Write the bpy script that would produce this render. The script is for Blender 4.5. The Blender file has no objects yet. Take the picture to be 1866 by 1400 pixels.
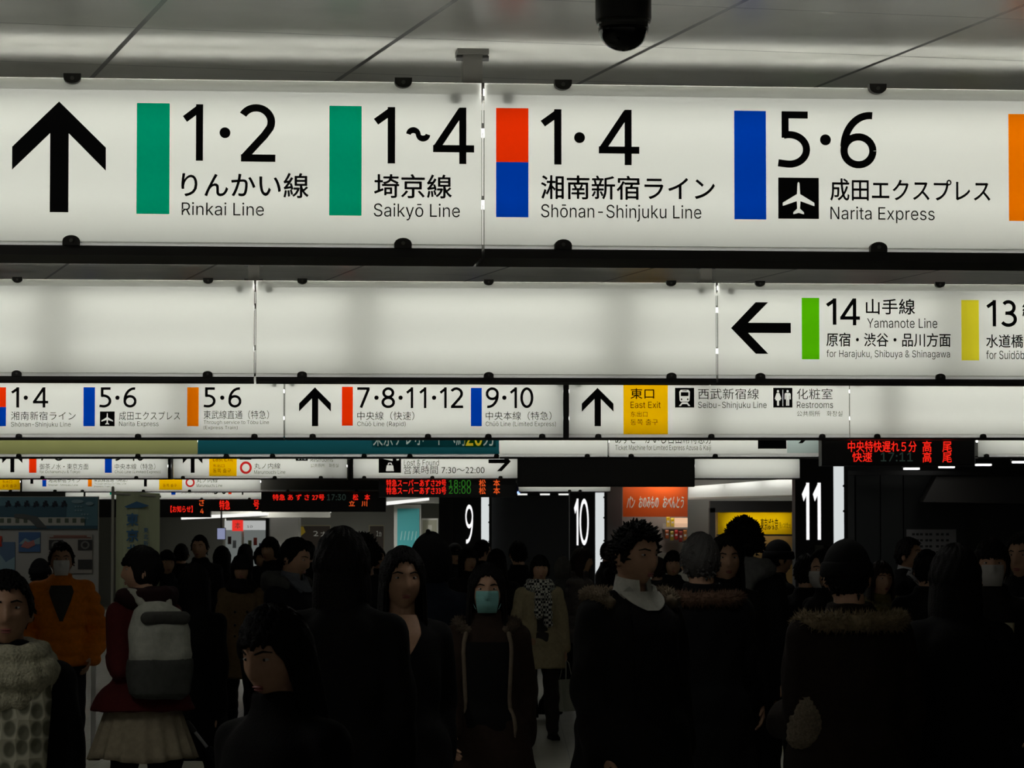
import bpy, bmesh, math, random, os
from mathutils import Vector, Matrix
import numpy as np
random.seed(7); RNG = np.random.default_rng(7)
SC = bpy.context.scene; C = SC.collection
# ------------------------------------------------------------------ camera, world, exposure
CAM_H = 1.65; F = 6200.0; PX, PY = 933.0, 700.0; HZ = 995.0
PITCH = math.atan((HZ - PY) / F)
cam = bpy.data.objects.new('camera', bpy.data.cameras.new('camera')); C.objects.link(cam)
cam.data.sensor_width = 36; cam.data.lens = 36 * F / 1866; cam.data.clip_end = 400
cam.location = (0, 0, CAM_H); cam.rotation_euler = (math.pi / 2 + PITCH, 0, 0)
SC.camera = cam
cam.data.dof.use_dof = True; cam.data.dof.focus_distance = 15; cam.data.dof.aperture_fstop = 30
world = bpy.data.worlds.new('world'); SC.world = world; world.use_nodes = True
world.node_tree.nodes['Background'].inputs[0].default_value = (.9, .85, .78, 1)
world.node_tree.nodes['Background'].inputs[1].default_value = .15
SC.view_settings.view_transform = 'Standard'; SC.view_settings.look = 'None'
SC.view_settings.gamma = 1; SC.view_settings.use_curve_mapping = False
SC.view_settings.exposure = 0.0
CEIL_REL = 1.515; TUBE = 3.9                      # radiance of the fluorescent tubes in the sign boxes

def ray(px, py):
    cp, sp = math.cos(PITCH), math.sin(PITCH); a = px - PX; u = PY - py
    return (a, F * cp - u * sp, F * sp + u * cp)
def at(px, py, Y):
    a, b, c = ray(px, py); t = Y / b
    return Vector((a * t, Y, CAM_H + c * t))
def dep(s): return F / s
# ------------------------------------------------------------------ materials
def lin(v):
    v /= 255.0
    return v / 12.92 if v <= .04045 else ((v + .055) / 1.055) ** 2.4
def rgb(r, g, b): return (lin(r), lin(g), lin(b), 1)
MATS = {}
def nt(name):
    m = bpy.data.materials.new(name); m.use_nodes = True; t = m.node_tree
    for n in list(t.nodes): t.nodes.remove(n)
    o = t.nodes.new('ShaderNodeOutputMaterial'); return m, t, o
def pbr(name, col, rough=.6, metal=0, spec=.5, noise=0, nscale=30, bump=0, bscale=40):
    if name in MATS: return MATS[name]
    m, t, o = nt(name); p = t.nodes.new('ShaderNodeBsdfPrincipled')
    p.inputs['Base Color'].default_value = col; p.inputs['Roughness'].default_value = rough
    p.inputs['Metallic'].default_value = metal; p.inputs['Specular IOR Level'].default_value = spec
    t.links.new(p.outputs[0], o.inputs[0])
    if noise or bump:
        tc = t.nodes.new('ShaderNodeTexCoord')
    if noise:
        n = t.nodes.new('ShaderNodeTexNoise'); n.inputs['Scale'].default_value = nscale; n.inputs['Detail'].default_value = 4
        t.links.new(tc.outputs['Object'], n.inputs['Vector'])
        r = t.nodes.new('ShaderNodeMapRange'); r.inputs[1].default_value = .3; r.inputs[2].default_value = .7
        r.inputs[3].default_value = 1 - noise; r.inputs[4].default_value = 1 + noise
        t.links.new(n.outputs['Fac'], r.inputs[0])
        x = t.nodes.new('ShaderNodeVectorMath'); x.operation = 'SCALE'; x.inputs[0].default_value = col[:3]
        t.links.new(r.outputs[0], x.inputs['Scale']); t.links.new(x.outputs[0], p.inputs['Base Color'])
    if bump:
        n = t.nodes.new('ShaderNodeTexNoise'); n.inputs['Scale'].default_value = bscale; n.inputs['Detail'].default_value = 5
        t.links.new(tc.outputs['Object'], n.inputs['Vector'])
        b = t.nodes.new('ShaderNodeBump'); b.inputs['Strength'].default_value = bump; b.inputs['Distance'].default_value = .01
        t.links.new(n.outputs['Fac'], b.inputs['Height']); t.links.new(b.outputs[0], p.inputs['Normal'])
    MATS[name] = m; return m
def emit(name, col, st):
    if name in MATS: return MATS[name]
    m, t, o = nt(name); e = t.nodes.new('ShaderNodeEmission'); e.inputs[0].default_value = col; e.inputs[1].default_value = st
    t.links.new(e.outputs[0], o.inputs[0]); MATS[name] = m; return m
def film(name, col):
    """translucent sign film: shows the light of the tubes behind it"""
    if name in MATS: return MATS[name]
    m, t, o = nt(name); a = t.nodes.new('ShaderNodeBsdfTranslucent'); a.inputs[0].default_value = col
    d = t.nodes.new('ShaderNodeBsdfDiffuse'); d.inputs[0].default_value = [v * .35 for v in col[:3]] + [1]
    s = t.nodes.new('ShaderNodeAddShader'); t.links.new(a.outputs[0], s.inputs[0]); t.links.new(d.outputs[0], s.inputs[1])
    t.links.new(s.outputs[0], o.inputs[0]); MATS[name] = m; return m
def checker(name, c1, c2, scale):
    if name in MATS: return MATS[name]
    m, t, o = nt(name); p = t.nodes.new('ShaderNodeBsdfPrincipled'); p.inputs['Roughness'].default_value = .9
    tc = t.nodes.new('ShaderNodeTexCoord'); k = t.nodes.new('ShaderNodeTexChecker')
    k.inputs['Color1'].default_value = c1; k.inputs['Color2'].default_value = c2; k.inputs['Scale'].default_value = scale
    t.links.new(tc.outputs['Object'], k.inputs['Vector']); t.links.new(k.outputs[0], p.inputs['Base Color'])
    t.links.new(p.outputs[0], o.inputs[0]); MATS[name] = m; return m
WHITE = film('sign_film_white', (.86, .87, .82, 1)); REAR = film('sign_film_rear', (.30, .30, .28, 1))
INK = pbr('black_ink', rgb(26, 26, 28), .7, spec=.2); GREY_INK = pbr('grey_ink', rgb(60, 60, 62), .7, spec=.2)
TUBEM = emit('tube_glow', (1, 1, .95, 1), TUBE)
PLA = film('trough_plastic', (.17, .17, .165, 1)); LEDGE = film('ledge_film', (1, 1, .97, 1))
UPM = emit('uplight_glow', (1, 1, .95, 1), 13.0)
DARK = pbr('dark_steel', rgb(58, 57, 54), .5); BLACK = pbr('black_paint', rgb(10, 10, 11), .45)
ALU = pbr('aluminium_white', rgb(225, 226, 220), .45); TRAY = pbr('white_reflector', rgb(235, 235, 228), .6)
STEEL = pbr('grey_steel', rgb(110, 110, 104), .45, .4)
# ------------------------------------------------------------------ object helpers
def mesh_of(name, verts, faces, mat=None, smooth=False):
    me = bpy.data.meshes.new(name); me.from_pydata([tuple(v) for v in verts], [], faces); me.update()
    if mat: me.materials.append(mat)
    if smooth: me.shade_smooth()
    return me
def put(name, me, parent=None, mat=None):
    o = bpy.data.objects.new(name, me); C.objects.link(o)
    if parent: o.parent = parent
    if mat:
        if not me.materials: me.materials.append(mat)
        o.material_slots[0].link = 'OBJECT'; o.material_slots[0].material = mat
    return o
def tag(o, label=None, cat=None, group=None, kind=None):
    if label: o['label'] = label
    if cat: o['category'] = cat
    if group: o['group'] = group
    if kind: o['kind'] = kind
    return o
def empty(name, loc=(0, 0, 0), rz=0):
    o = bpy.data.objects.new(name, None); o.empty_display_size = .1; C.objects.link(o)
    o.location = loc; o.rotation_euler = (0, 0, rz); return o
class MB:
    def __init__(s): s.v = []; s.f = []
    def add(s, v, f):
        n = len(s.v); s.v += [tuple(x) for x in v]; s.f += [tuple(i + n for i in q) for q in f]; return s
    def box(s, x0, x1, y0, y1, z0, z1):
        return s.add([(x0, y0, z0), (x1, y0, z0), (x1, y1, z0), (x0, y1, z0), (x0, y0, z1), (x1, y0, z1), (x1, y1, z1), (x0, y1, z1)],
                     [(3, 2, 1, 0), (4, 5, 6, 7), (0, 1, 5, 4), (1, 2, 6, 5), (2, 3, 7, 6), (3, 0, 4, 7)])
    def quad(s, x0, x1, z0, z1, y=0):
        return s.add([(x0, y, z0), (x1, y, z0), (x1, y, z1), (x0, y, z1)], [(0, 1, 2, 3)])
    def cap(s, p0, r0, p1, r1, n=10, h=4, caps=True):
        """tapered capsule"""
        p0 = Vector(p0); p1 = Vector(p1); d = (p1 - p0); L = d.length or 1e-6; d /= L
        a = d.orthogonal().normalized(); b = d.cross(a); rings = []
        if caps:
            for i in range(1, h + 1): q = math.pi / 2 * (1 - i / h); rings.append((p0 - d * r0 * math.sin(q), r0 * math.cos(q)))
            for i in range(h): q = math.pi / 2 * i / h; rings.append((p1 + d * r1 * math.sin(q), r1 * math.cos(q)))
        else: rings = [(p0, r0), (p1, r1)]
        v = []; f = []
        for c, r in rings:
            for k in range(n): t = 2 * math.pi * k / n; v.append(c + a * (r * math.cos(t)) + b * (r * math.sin(t)))
        for i in range(len(rings) - 1):
            for k in range(n): f.append((i * n + k, i * n + (k + 1) % n, (i + 1) * n + (k + 1) % n, (i + 1) * n + k))
        m = len(rings) - 1; f.append(tuple(reversed(range(n)))); f.append(tuple(m * n + k for k in range(n)))
        return s.add(v, f)
    def chain(s, pts, rads, n=10):
        for i in range(len(pts) - 1): s.cap(pts[i], rads[i], pts[i + 1], rads[i + 1], n)
        return s
    def loft(s, rings, n=24, power=2.0, closed=True):
        """rings: (z, rx, ry, cx, cy)"""
        v = []; f = []
        for z, rx, ry, cx, cy in rings:
            for k in range(n):
                t = 2 * math.pi * k / n; ct, st = math.cos(t), math.sin(t)
                e = 2 / power
                v.append((cx + rx * math.copysign(abs(ct) ** e, ct), cy + ry * math.copysign(abs(st) ** e, st), z))
        for i in range(len(rings) - 1):
            for k in range(n): f.append((i * n + k, i * n + (k + 1) % n, (i + 1) * n + (k + 1) % n, (i + 1) * n + k))
        if closed: f.append(tuple(reversed(range(n)))); m = len(rings) - 1; f.append(tuple(m * n + k for k in range(n)))
        return s.add(v, f)
    def ell(s, c, rx, ry, rz, n=16, m=10):
        v = []; f = []
        for i in range(m + 1):
            th = math.pi * i / m
            for k in range(n):
                t = 2 * math.pi * k / n
                v.append((c[0] + rx * math.sin(th) * math.cos(t), c[1] + ry * math.sin(th) * math.sin(t), c[2] - rz * math.cos(th)))
        for i in range(m):
            for k in range(n): f.append((i * n + k, i * n + (k + 1) % n, (i + 1) * n + (k + 1) % n, (i + 1) * n + k))
        return s.add(v, f)
    def disc(s, x, z, r, y, n=20):
        return s.add([(x + r * math.cos(2 * math.pi * k / n), y, z + r * math.sin(2 * math.pi * k / n)) for k in range(n)], [tuple(range(n))])
    def mesh(s, name, mat=None, smooth=False): return mesh_of(name, s.v, s.f, mat, smooth)
    def obj(s, name, mat, parent=None, smooth=False): return put(name, s.mesh(name, mat, smooth), parent)
DG = bpy.context.evaluated_depsgraph_get
def curve_mesh(cu, name):
    o = bpy.data.objects.new('tmp', cu); C.objects.link(o); dg = DG(); dg.update()
    me = bpy.data.meshes.new_from_object(o.evaluated_get(dg)); me.name = name
    bpy.data.objects.remove(o); bpy.data.curves.remove(cu); return me
FONT = None
try: FONT = bpy.data.fonts.load(os.path.join(bpy.utils.system_resource('DATAFILES'), 'fonts', 'Inter.woff2'))
except Exception: FONT = None
def fit(me, x0, x1, z0, z1, y):
    n = len(me.vertices); a = np.empty(n * 3, np.float32); me.vertices.foreach_get('co', a); a = a.reshape(-1, 3)
    mn = a.min(0); mx = a.max(0); sx = (x1 - x0) / max(mx[0] - mn[0], 1e-6); sy = (z1 - z0) / max(mx[1] - mn[1], 1e-6)
    out = np.stack([x0 + (a[:, 0] - mn[0]) * sx, np.full(n, y), z0 + (a[:, 1] - mn[1]) * sy], 1).astype(np.float32)
    me.vertices.foreach_set('co', out.ravel()); me.update(); return me
from mathutils.geometry import interpolate_bezier
def inside(p, poly):
    c = False; n = len(poly)
    for i in range(n):
        a, b = poly[i], poly[i - 1]
        if (a[1] > p[1]) != (b[1] > p[1]) and p[0] < (b[0] - a[0]) * (p[1] - a[1]) / (b[1] - a[1]) + a[0]: c = not c
    return c
def area2(p): return sum(p[i - 1][0] * p[i][1] - p[i][0] * p[i - 1][1] for i in range(len(p)))
def untangle(p):
    """cuts small self-crossings out of an outline"""
    for _ in range(8):
        n = len(p); hit = None
        for i in range(n):
            a, b = p[i], p[(i + 1) % n]; rx, ry = b[0] - a[0], b[1] - a[1]
            for j in range(i + 2, i + 12):
                if j >= i + n - 1: break
                c, d = p[j % n], p[(j + 1) % n]; sx, sy = d[0] - c[0], d[1] - c[1]; den = rx * sy - ry * sx
                if abs(den) < 1e-12: continue
                t = ((c[0] - a[0]) * sy - (c[1] - a[1]) * sx) / den; u = ((c[0] - a[0]) * ry - (c[1] - a[1]) * rx) / den
                if 1e-4 < t < 1 - 1e-4 and 1e-4 < u < 1 - 1e-4: hit = (i, j, (a[0] + t * rx, a[1] + t * ry)); break
            if hit: break
        if not hit: break
        i, j, X = hit; q = p[i + 1:] + p[:i + 1]; L = j - i            # q starts after the crossing edge
        p = [X] + q[L:]
        if len(p) < 3: return []
    return [(area2(p), p)]
def text_loops(cu):
    """fills each outline of a letter on its own, so that overlapping strokes of a glyph stay solid"""
    o = bpy.data.objects.new('tmp', cu); C.objects.link(o); dg = DG(); dg.update()
    k = o.evaluated_get(dg).to_curve(dg); loops = []
    for sp in k.splines:
        pts = []; bp = sp.bezier_points; n = len(bp)
        for i in range(n):
            a, b = bp[i], bp[(i + 1) % n]
            straight = (a.handle_right - a.co).length < 1e-5 and (b.handle_left - b.co).length < 1e-5
            pts += [(v.x, v.y) for v in interpolate_bezier(a.co, a.handle_right, b.handle_left, b.co, 2 if straight else 5)[:-1]]
        if len(pts) > 2:
            A = sum(pts[i - 1][0] * pts[i][1] - pts[i][0] * pts[i - 1][1] for i in range(len(pts))); loops.append((A, pts))
    o.evaluated_get(dg).to_curve_clear(); bpy.data.objects.remove(o); bpy.data.curves.remove(cu)
    loops = [q for A, p in loops for q in untangle(p)]
    return loops
def outline_fill(cu):
    loops = text_loops(cu)
    big = max(loops, key=lambda q: abs(q[0]))[0]; polys = []; k = 0
    outs = [q for q in loops if q[0] * big > 0]; kids = [[] for q in outs]
    for A, h in loops:
        if A * big > 0: continue
        c = [i for i, q in enumerate(outs) if abs(q[0]) > abs(A) and inside(h[0], q[1])]
        if c: kids[min(c, key=lambda i: abs(outs[i][0]))].append(h)
    for (A, p), hs in zip(outs, kids):     # each group is filled 100 units apart, then moved back
        polys += [[(x + 100 * k, y) for x, y in q] for q in [p] + hs]; k += 1
    me = poly_mesh(polys, 'lettering')
    for v in me.vertices: v.co.x -= 100 * round((v.co.x - 20) / 100)
    return me
def text_mesh(s, latin, x0, x1, z0, z1, y, shear=0, bold=0):
    cu = bpy.data.curves.new('lettering', 'FONT'); cu.body = s
    if latin and FONT: cu.font = FONT
    cu.shear = shear; cu.resolution_u = 3
    me = fit(outline_fill(cu), x0, x1, z0, z1, y)
    if bold:
        d = (z1 - z0) * bold; V = [tuple(v.co) for v in me.vertices]; Q = [tuple(q.vertices) for q in me.polygons]; m = MB()
        for k, (ox, oz) in enumerate(((d, 0), (-d, 0), (0, d), (0, -d))): m.add([(v[0] + ox, v[1] - k * 1e-4, v[2] + oz) for v in V], Q)
        bpy.data.meshes.remove(me); me = m.mesh('lettering')
    return me
def poly_mesh(polys, name='shape'):
    """filled outline with holes (even-odd), 2D"""
    cu = bpy.data.curves.new(name, 'CURVE'); cu.dimensions = '2D'; cu.fill_mode = 'BOTH'
    for p in polys:
        sp = cu.splines.new('POLY'); sp.points.add(len(p) - 1); sp.use_cyclic_u = True
        for q, (x, y) in zip(sp.points, p): q.co = (x, y, 0, 1)
    return curve_mesh(cu, name)
def circ(cx, cy, rx, ry=None, n=28): ry = ry or rx; return [(cx + rx * math.cos(2 * math.pi * k / n), cy + ry * math.sin(2 * math.pi * k / n)) for k in range(n)]
def rect(x0, x1, y0, y1): return [(x0, y0), (x1, y0), (x1, y1), (x0, y1)]
# ---- numerals drawn as ribbons of even width, like the humanist face on the signs
def arc(cx, cy, rx, ry, a0, a1, n=18): return [(cx + rx * math.cos(math.radians(a0 + (a1 - a0) * i / n)), cy + ry * math.sin(math.radians(a0 + (a1 - a0) * i / n))) for i in range(n + 1)]
SIX = [arc(.33, .31, .255, .247, 0, 360, 30), arc(.53, .36, .455, .575, 84, 178, 16)]
DIG = {'0': [arc(.32, .5, .253, .435, 0, 360, 36)],
 '1': [[(.295, 0), (.295, 1)], [(.285, .925), (.03, .735)]],
 '2': [arc(.28, .69, .25, .245, 150, -25, 20) + [(.42, .46), (.09, .08)], [(.03, .062), (.60, .062)]],
 '3': [arc(.25, .725, .215, .21, 145, -90, 18), arc(.245, .285, .265, .222, 90, -150, 20), [(.13, .51), (.26, .51)]],
 '4': [[(.535, 0), (.535, 1)], [(.515, .955), (.055, .27)], [(.0, .27), (.74, .27)]],
 '5': [[(.075, .938), (.53, .938)], [(.125, 1), (.125, .53)], [(.10, .575)] + arc(.2, .325, .305, .262, 98, -100, 22) + [(.0, .085)]],
 '6': SIX, '9': [[(.65 - x, 1 - y) for x, y in p] for p in SIX],
 '7': [[(0, .938), (.57, .938)], [(.525, .93), (.17, 0)]],
 '8': [arc(.31, .735, .215, .203, 0, 360, 30), arc(.31, .28, .25, .218, 0, 360, 30)],
 '~': [arc(.13, .5, .1, .07, 180, 20, 8) + arc(.33, .5, .1, .07, 200, 360, 8)]}
def ribbon(m, p, w):
    n = len(p); base = len(m.v); out = []
    for i in range(n):
        a = Vector(p[max(i - 1, 0)]); b = Vector(p[min(i + 1, n - 1)])
        if i == 0 and p[0] == p[-1] or i == n - 1 and (Vector(p[0]) - Vector(p[-1])).length < 1e-6: a = Vector(p[-2]); b = Vector(p[1])
        d = (b - a).normalized(); k = Vector((-d.y, d.x)) * w / 2
        if 0 < i < n - 1:
            d1 = (Vector(p[i]) - a).normalized(); k /= max(.6, d.dot(d1))
        c = Vector(p[i]); out += [(c + k).to_3d(), (c - k).to_3d()]
    m.add([tuple(v) for v in out], [(2 * i, 2 * i + 1, 2 * i + 3, 2 * i + 2) for i in range(n - 1)])
def digit_mesh(ch, x0, x1, z0, z1, y, w=.128):
    m = MB()
    for p in DIG[ch]: ribbon(m, p, w if ch != '~' else .1)
    return fit(m.mesh('numeral'), x0, x1, z0, z1, y)
def join_meshes(ms, name):
    m = MB()
    for me in ms:
        m.add([tuple(v.co) for v in me.vertices], [tuple(p.vertices) for p in me.polygons]); bpy.data.meshes.remove(me)
    return m.mesh(name)
# ------------------------------------------------------------------ the hall
GA = math.atan(1563 / F)                       # the ceiling grid turns a little to the left of the view
def grid_mat(name, base, line, period, width, off, rough, bump=.0, metal=0, streak=.0):
    m, t, o = nt(name); N = t.nodes.new; L = t.links.new
    p = N('ShaderNodeBsdfPrincipled'); p.inputs['Roughness'].default_value = rough; p.inputs['Metallic'].default_value = metal
    tc = N('ShaderNodeTexCoord'); sx = N('ShaderNodeSeparateXYZ'); L(tc.outputs['Object'], sx.inputs[0]); mx = None
    for i in range(2):
        a = N('ShaderNodeMath'); a.operation = 'SUBTRACT'; a.inputs[1].default_value = off[i]; L(sx.outputs[i], a.inputs[0])
        b = N('ShaderNodeMath'); b.operation = 'PINGPONG'; b.inputs[1].default_value = period / 2; L(a.outputs[0], b.inputs[0])
        c = N('ShaderNodeMath'); c.operation = 'LESS_THAN'; c.inputs[1].default_value = width[i] / 2; L(b.outputs[0], c.inputs[0])
        if mx is None: mx = c
        else:
            d = N('ShaderNodeMath'); d.operation = 'MAXIMUM'; L(mx.outputs[0], d.inputs[0]); L(c.outputs[0], d.inputs[1]); mx = d
    n = N('ShaderNodeTexNoise'); n.inputs['Scale'].default_value = 3; n.inputs['Detail'].default_value = 6; L(tc.outputs['Object'], n.inputs['Vector'])
    cr = N('ShaderNodeMapRange'); cr.inputs[1].default_value = .3; cr.inputs[2].default_value = .7; cr.inputs[3].default_value = .86; cr.inputs[4].default_value = 1.1
    L(n.outputs['Fac'], cr.inputs[0]); vs = N('ShaderNodeVectorMath'); vs.operation = 'SCALE'; vs.inputs[0].default_value = base[:3]; L(cr.outputs[0], vs.inputs['Scale'])
    mix = N('ShaderNodeMix'); mix.data_type = 'RGBA'; L(mx.outputs[0], mix.inputs[0]); L(vs.outputs[0], mix.inputs[6]); mix.inputs[7].default_value = line
    L(mix.outputs[2], p.inputs['Base Color']); L(p.outputs[0], o.inputs[0]); return m
P1 = at(300, 0, F * CEIL_REL / 995)                # a point of one long seam, and of one cross seam
CEIL = CAM_H + CEIL_REL
def into_grid(px, py):
    a, b, c = ray(px, py); t = CEIL_REL / c; x, y = a * t, b * t
    return (x * math.cos(-GA) - y * math.sin(-GA), x * math.sin(-GA) + y * math.cos(-GA))
gx = into_grid(300, 0)[0]; gy = into_grid(1188, 8)[1]
m = MB(); m.box(-60, 60, -2, 130, 0, .1)
ce = m.obj('ceiling', grid_mat('ceiling_panels', rgb(196, 196, 188), rgb(30, 30, 28), .783, (.017, .007), (gx, gy), .3)); ce.location = (0, 0, CEIL)
ce.rotation_euler = (0, 0, GA); tag(ce, kind='structure')
m = MB(); m.box(-60, 60, -30, 130, -.1, 0)
fl = m.obj('floor', grid_mat('floor_tiles', rgb(150, 150, 138), rgb(90, 90, 84), .45, (.006, .006), (0, 0), .35)); tag(fl, kind='structure')
# ------------------------------------------------------------------ sign rows
SIGN_TOP, SIGN_BOT, PANEL_BOT = 1.395, .865, .906          # above the camera's height
class Row:
    def __init__(s, d, ang): s.d = d; s.a = math.radians(ang)
    def uv(s, px, py):
        a, b, c = ray(px, py); t = s.d / (b - a * math.tan(s.a)); return a * t / math.cos(s.a), CAM_H + c * t
    def world(s, u, z, off=0): return Vector((u * math.cos(s.a) - off * math.sin(s.a), s.d + u * math.sin(s.a) + off * math.cos(s.a), z))
R1 = Row(10.22, 5.4); R2 = Row(17.95, 4.0); R3 = Row(27.6, .4); R4 = Row(33.6, .3); R5 = Row(44.2, 0); R6 = Row(55, 0); R7 = Row(64, 0)
NB = 0
class Sign:
    """a lit sign box: films front and rear, tubes between, dark rail below, clamps along both edges"""
    def __init__(s, row, x0, x1, label, clamps=(), spots=(), gaps=(), top=SIGN_TOP, bot=SIGN_BOT, bands=(), base=None, tubes=True, joint=None, name='station_sign', depth=.3, group=None):
        s.row = row; s.u0 = row.uv(x0, 800)[0]; s.u1 = row.uv(x1, 800)[0]; s.uc = (s.u0 + s.u1) / 2
        s.zb = CAM_H + bot; s.root = empty(name, row.world(s.uc, s.zb), row.a); tag(s.root, label, 'sign', group)
        W = s.u1 - s.u0; H = top - bot; h0 = PANEL_BOT - SIGN_BOT; a, b = -W / 2, W / 2; s.W = W; s.H = H; s.h0 = h0
        s.rail = rail = .028 if row.d < 12 else .022 if row.d < 20 else .014
        MB().box(a, b, -.012, depth + .012, 0, rail).obj('bottom_rail', DARK, s.root)
        st = MB(); st.box(a, b, -.006, -.004, rail, h0 - .002); st.v = st.v[:2] + st.v[4:6]; st.f = [(0, 1, 3, 2)]; st.obj('ledge_strip', LEDGE, s.root)
        MB().box(a, b, .05, depth - .002, rail + .0002, rail + .0012).obj('reflector_tray', TRAY, s.root)
        # front film with openings where the coloured bands sit
        xs = {a, b}; zs = {h0, H}; bl = []
        for (bx0, bx1, by0, by1, mat) in bands:
            q = s.box(bx0, bx1, by0, by1); q = (max(q[0], a), min(q[1], b), max(q[2], h0), min(q[3], H)); bl.append((q, mat)); xs |= {q[0], q[1]}; zs |= {q[2], q[3]}
        xs = sorted(xs); zs = sorted(zs); p = MB()
        for i in range(len(xs) - 1):
            for j in range(len(zs) - 1):
                cx, cz = (xs[i] + xs[i + 1]) / 2, (zs[j] + zs[j + 1]) / 2
                if any(q[0] < cx < q[1] and q[2] < cz < q[3] for q, _ in bl): continue
                p.quad(xs[i], xs[i + 1], zs[j], zs[j + 1])
        p.obj('front_panel', base or WHITE, s.root)
        for q, mat in bl:
            if mat is None: s.hole = q; continue
            MB().quad(*q).obj('colour_band', mat, s.root)
        MB().quad(a, b, .03, H, depth).obj('rear_panel', REAR if tubes else BLACK, s.root)
        if tubes:
            cuts = [a] + sorted(s.lx(g) for g in gaps) + [b]
            for i in range(len(cuts) - 1):
                e0 = cuts[i] + (.07 if i else -.0); e1 = cuts[i + 1] - (.07 if i < len(cuts) - 2 else -.0)
                for z in ((h0 + H) / 2 - .11 * H / .53, (h0 + H) / 2 + .11 * H / .53):
                    t = MB(); t.cap((e0, depth * .46, z), .014, (e1, depth * .46, z), .014, 8, caps=False); t.obj('tube_lamp', TUBEM, s.root)
            MB().box(a, b, .05, depth - .05, H - .05, H - .046).obj('uplight_trough', TRAY, s.root)
            for yy in (.03, depth - .03):
                MB().cap((a, yy, H - .024), .010, (b, yy, H - .024), .010, 8, caps=False).obj('tube_lamp', UPM, s.root)
                for zz in (yy - .02, yy + .02): MB().box(a, b, zz - .0015, zz + .0015, H - .040, H - .007).obj('trough_wall', PLA, s.root)
                MB().box(a, b, yy - .02, yy + .02, H - .042, H - .040).obj('trough_floor', PLA, s.root)
        if joint:
            zt = [(h0 + H) / 2 - .11 * H / .53, (h0 + H) / 2 + .11 * H / .53]
            for c0, c1 in ((h0, zt[0] - .014), (zt[0] + .014, zt[1] - .014), (zt[1] + .014, H - .06)): MB().quad(b + .0022 * row.d / 10, s.lx(joint) - .0022 * row.d / 10, c0, c1, .004).obj('joint_leak_film', LEDGE, s.root)  # film added in the gap to imitate light leaking from the boxes
        if row.d > 20:
            for x in (a + .2, b - .2): MB().cap((x, depth / 2, .01), .012, (x, depth / 2, CEIL - s.zb + .004), .012, 8, caps=False).obj('hanger_rod', DARK, s.root)
        for q in spots:
            x, z = s.pt(*q); MB().cap((x, .010, z), .02, (x, .05, z), .02, 10, caps=False).obj('lamp_bolt', DARK, s.root)
        for cpx in clamps: s.clamp(s.lx(cpx))
    def lx(s, px): return s.row.uv(px, 800)[0] - s.uc
    def pt(s, px, py): u, z = s.row.uv(px, py); return u - s.uc, z - s.zb
    def box(s, x0, x1, y0, y1):
        a, z1 = s.pt(x0, (y0 + y1) / 2)[0], s.pt((x0 + x1) / 2, y0)[1]; b, z0 = s.pt(x1, (y0 + y1) / 2)[0], s.pt((x0 + x1) / 2, y1)[1]
        return a, b, z0, z1
    def clamp(s, x):
        for top in (0, 1):
            m = MB(); n = 10; z = s.H - .004 if top else s.rail - .001; sg = 1
            prof = [(-.026, 0), (.026, 0), (.026, .012)] + [(.026 * math.cos(t), .012 + .018 * math.sin(t)) for t in [math.pi * k / n for k in range(1, n)]] + [(-.026, .012)]
            if top: prof = [(q[0], .014 - q[1]) for q in prof][::-1]
            k = len(prof); m.add([(x + q[0], -.03, z + q[1]) for q in prof] + [(x + q[0], .004, z + q[1]) for q in prof],
                  [tuple(range(k)), tuple(reversed(range(k, 2 * k)))] + [(i, k + i, k + (i + 1) % k, (i + 1) % k) for i in range(k)])
            c = m.obj('clamp', DARK, s.root)
            zz = z + (.014 if not top else 0); MB().cap((x, -.034, zz), .006, (x, -.028, zz), .006, 8, caps=False).obj('rivet', STEEL, c)
    def text(s, t, x0, x1, y0, y1, latin=None, mat=None, name='lettering', bold=0):
        if latin is None: latin = all(ord(c) < 0x300 for c in t)
        me = text_mesh(t, latin, *s.box(x0, x1, y0, y1), -.0015, bold=bold); me.materials.clear(); me.materials.append(mat or INK)
        return put(name, me, s.root)
    def digits(s, items, y0, y1, w=.128):
        """items: (character, x0, x1); a '.' is a round dot given by its own box"""
        ms = []
        for it in items:
            if it[0] == '.':
                q = s.box(it[1], it[2], it[3], it[4]); m = MB(); m.disc((q[0] + q[1]) / 2, (q[2] + q[3]) / 2, (q[1] - q[0]) / 2, -.0015); ms.append(m.mesh('d'))
            elif len(it) == 5: ms.append(digit_mesh(it[0], *s.box(*it[1:]), -.0015, w))
            else: ms.append(digit_mesh(it[0], *s.box(it[1], it[2], y0, y1), -.0015, w))
        me = join_meshes(ms, 'platform_numeral'); me.materials.append(INK); put('platform_numeral', me, s.root)
    def cut_text(s, items):
        """printed film with clear letters: the film has openings, lit lettering film shows behind"""
        q = s.hole; polys = [rect(*q)]
        for t, x0, x1, y0, y1, mat in items:
            cu = bpy.data.curves.new('t', 'FONT'); cu.body = t; lp = [p for _, p in text_loops(cu)]; xs = [x for p in lp for x, _ in p]; ys = [y for p in lp for _, y in p]
            a, b, z0, z1 = s.box(x0, x1, y0, y1); fx = (b - a) / (max(xs) - min(xs)); fy = (z1 - z0) / (max(ys) - min(ys))
            polys += [[(a + (x - min(xs)) * fx, z0 + (y - min(ys)) * fy) for x, y in p] for p in lp]; MB().quad(a - .01, b + .005, z0 - .01, z1 + .01, .003).obj('lettering', mat, s.root)
        me = poly_mesh(polys, 'front_panel')
        for v in me.vertices: v.co = (v.co.x, 0, v.co.y)
        me.materials.clear(); me.materials.append(TEAL); put('front_panel', me, s.root)
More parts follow.
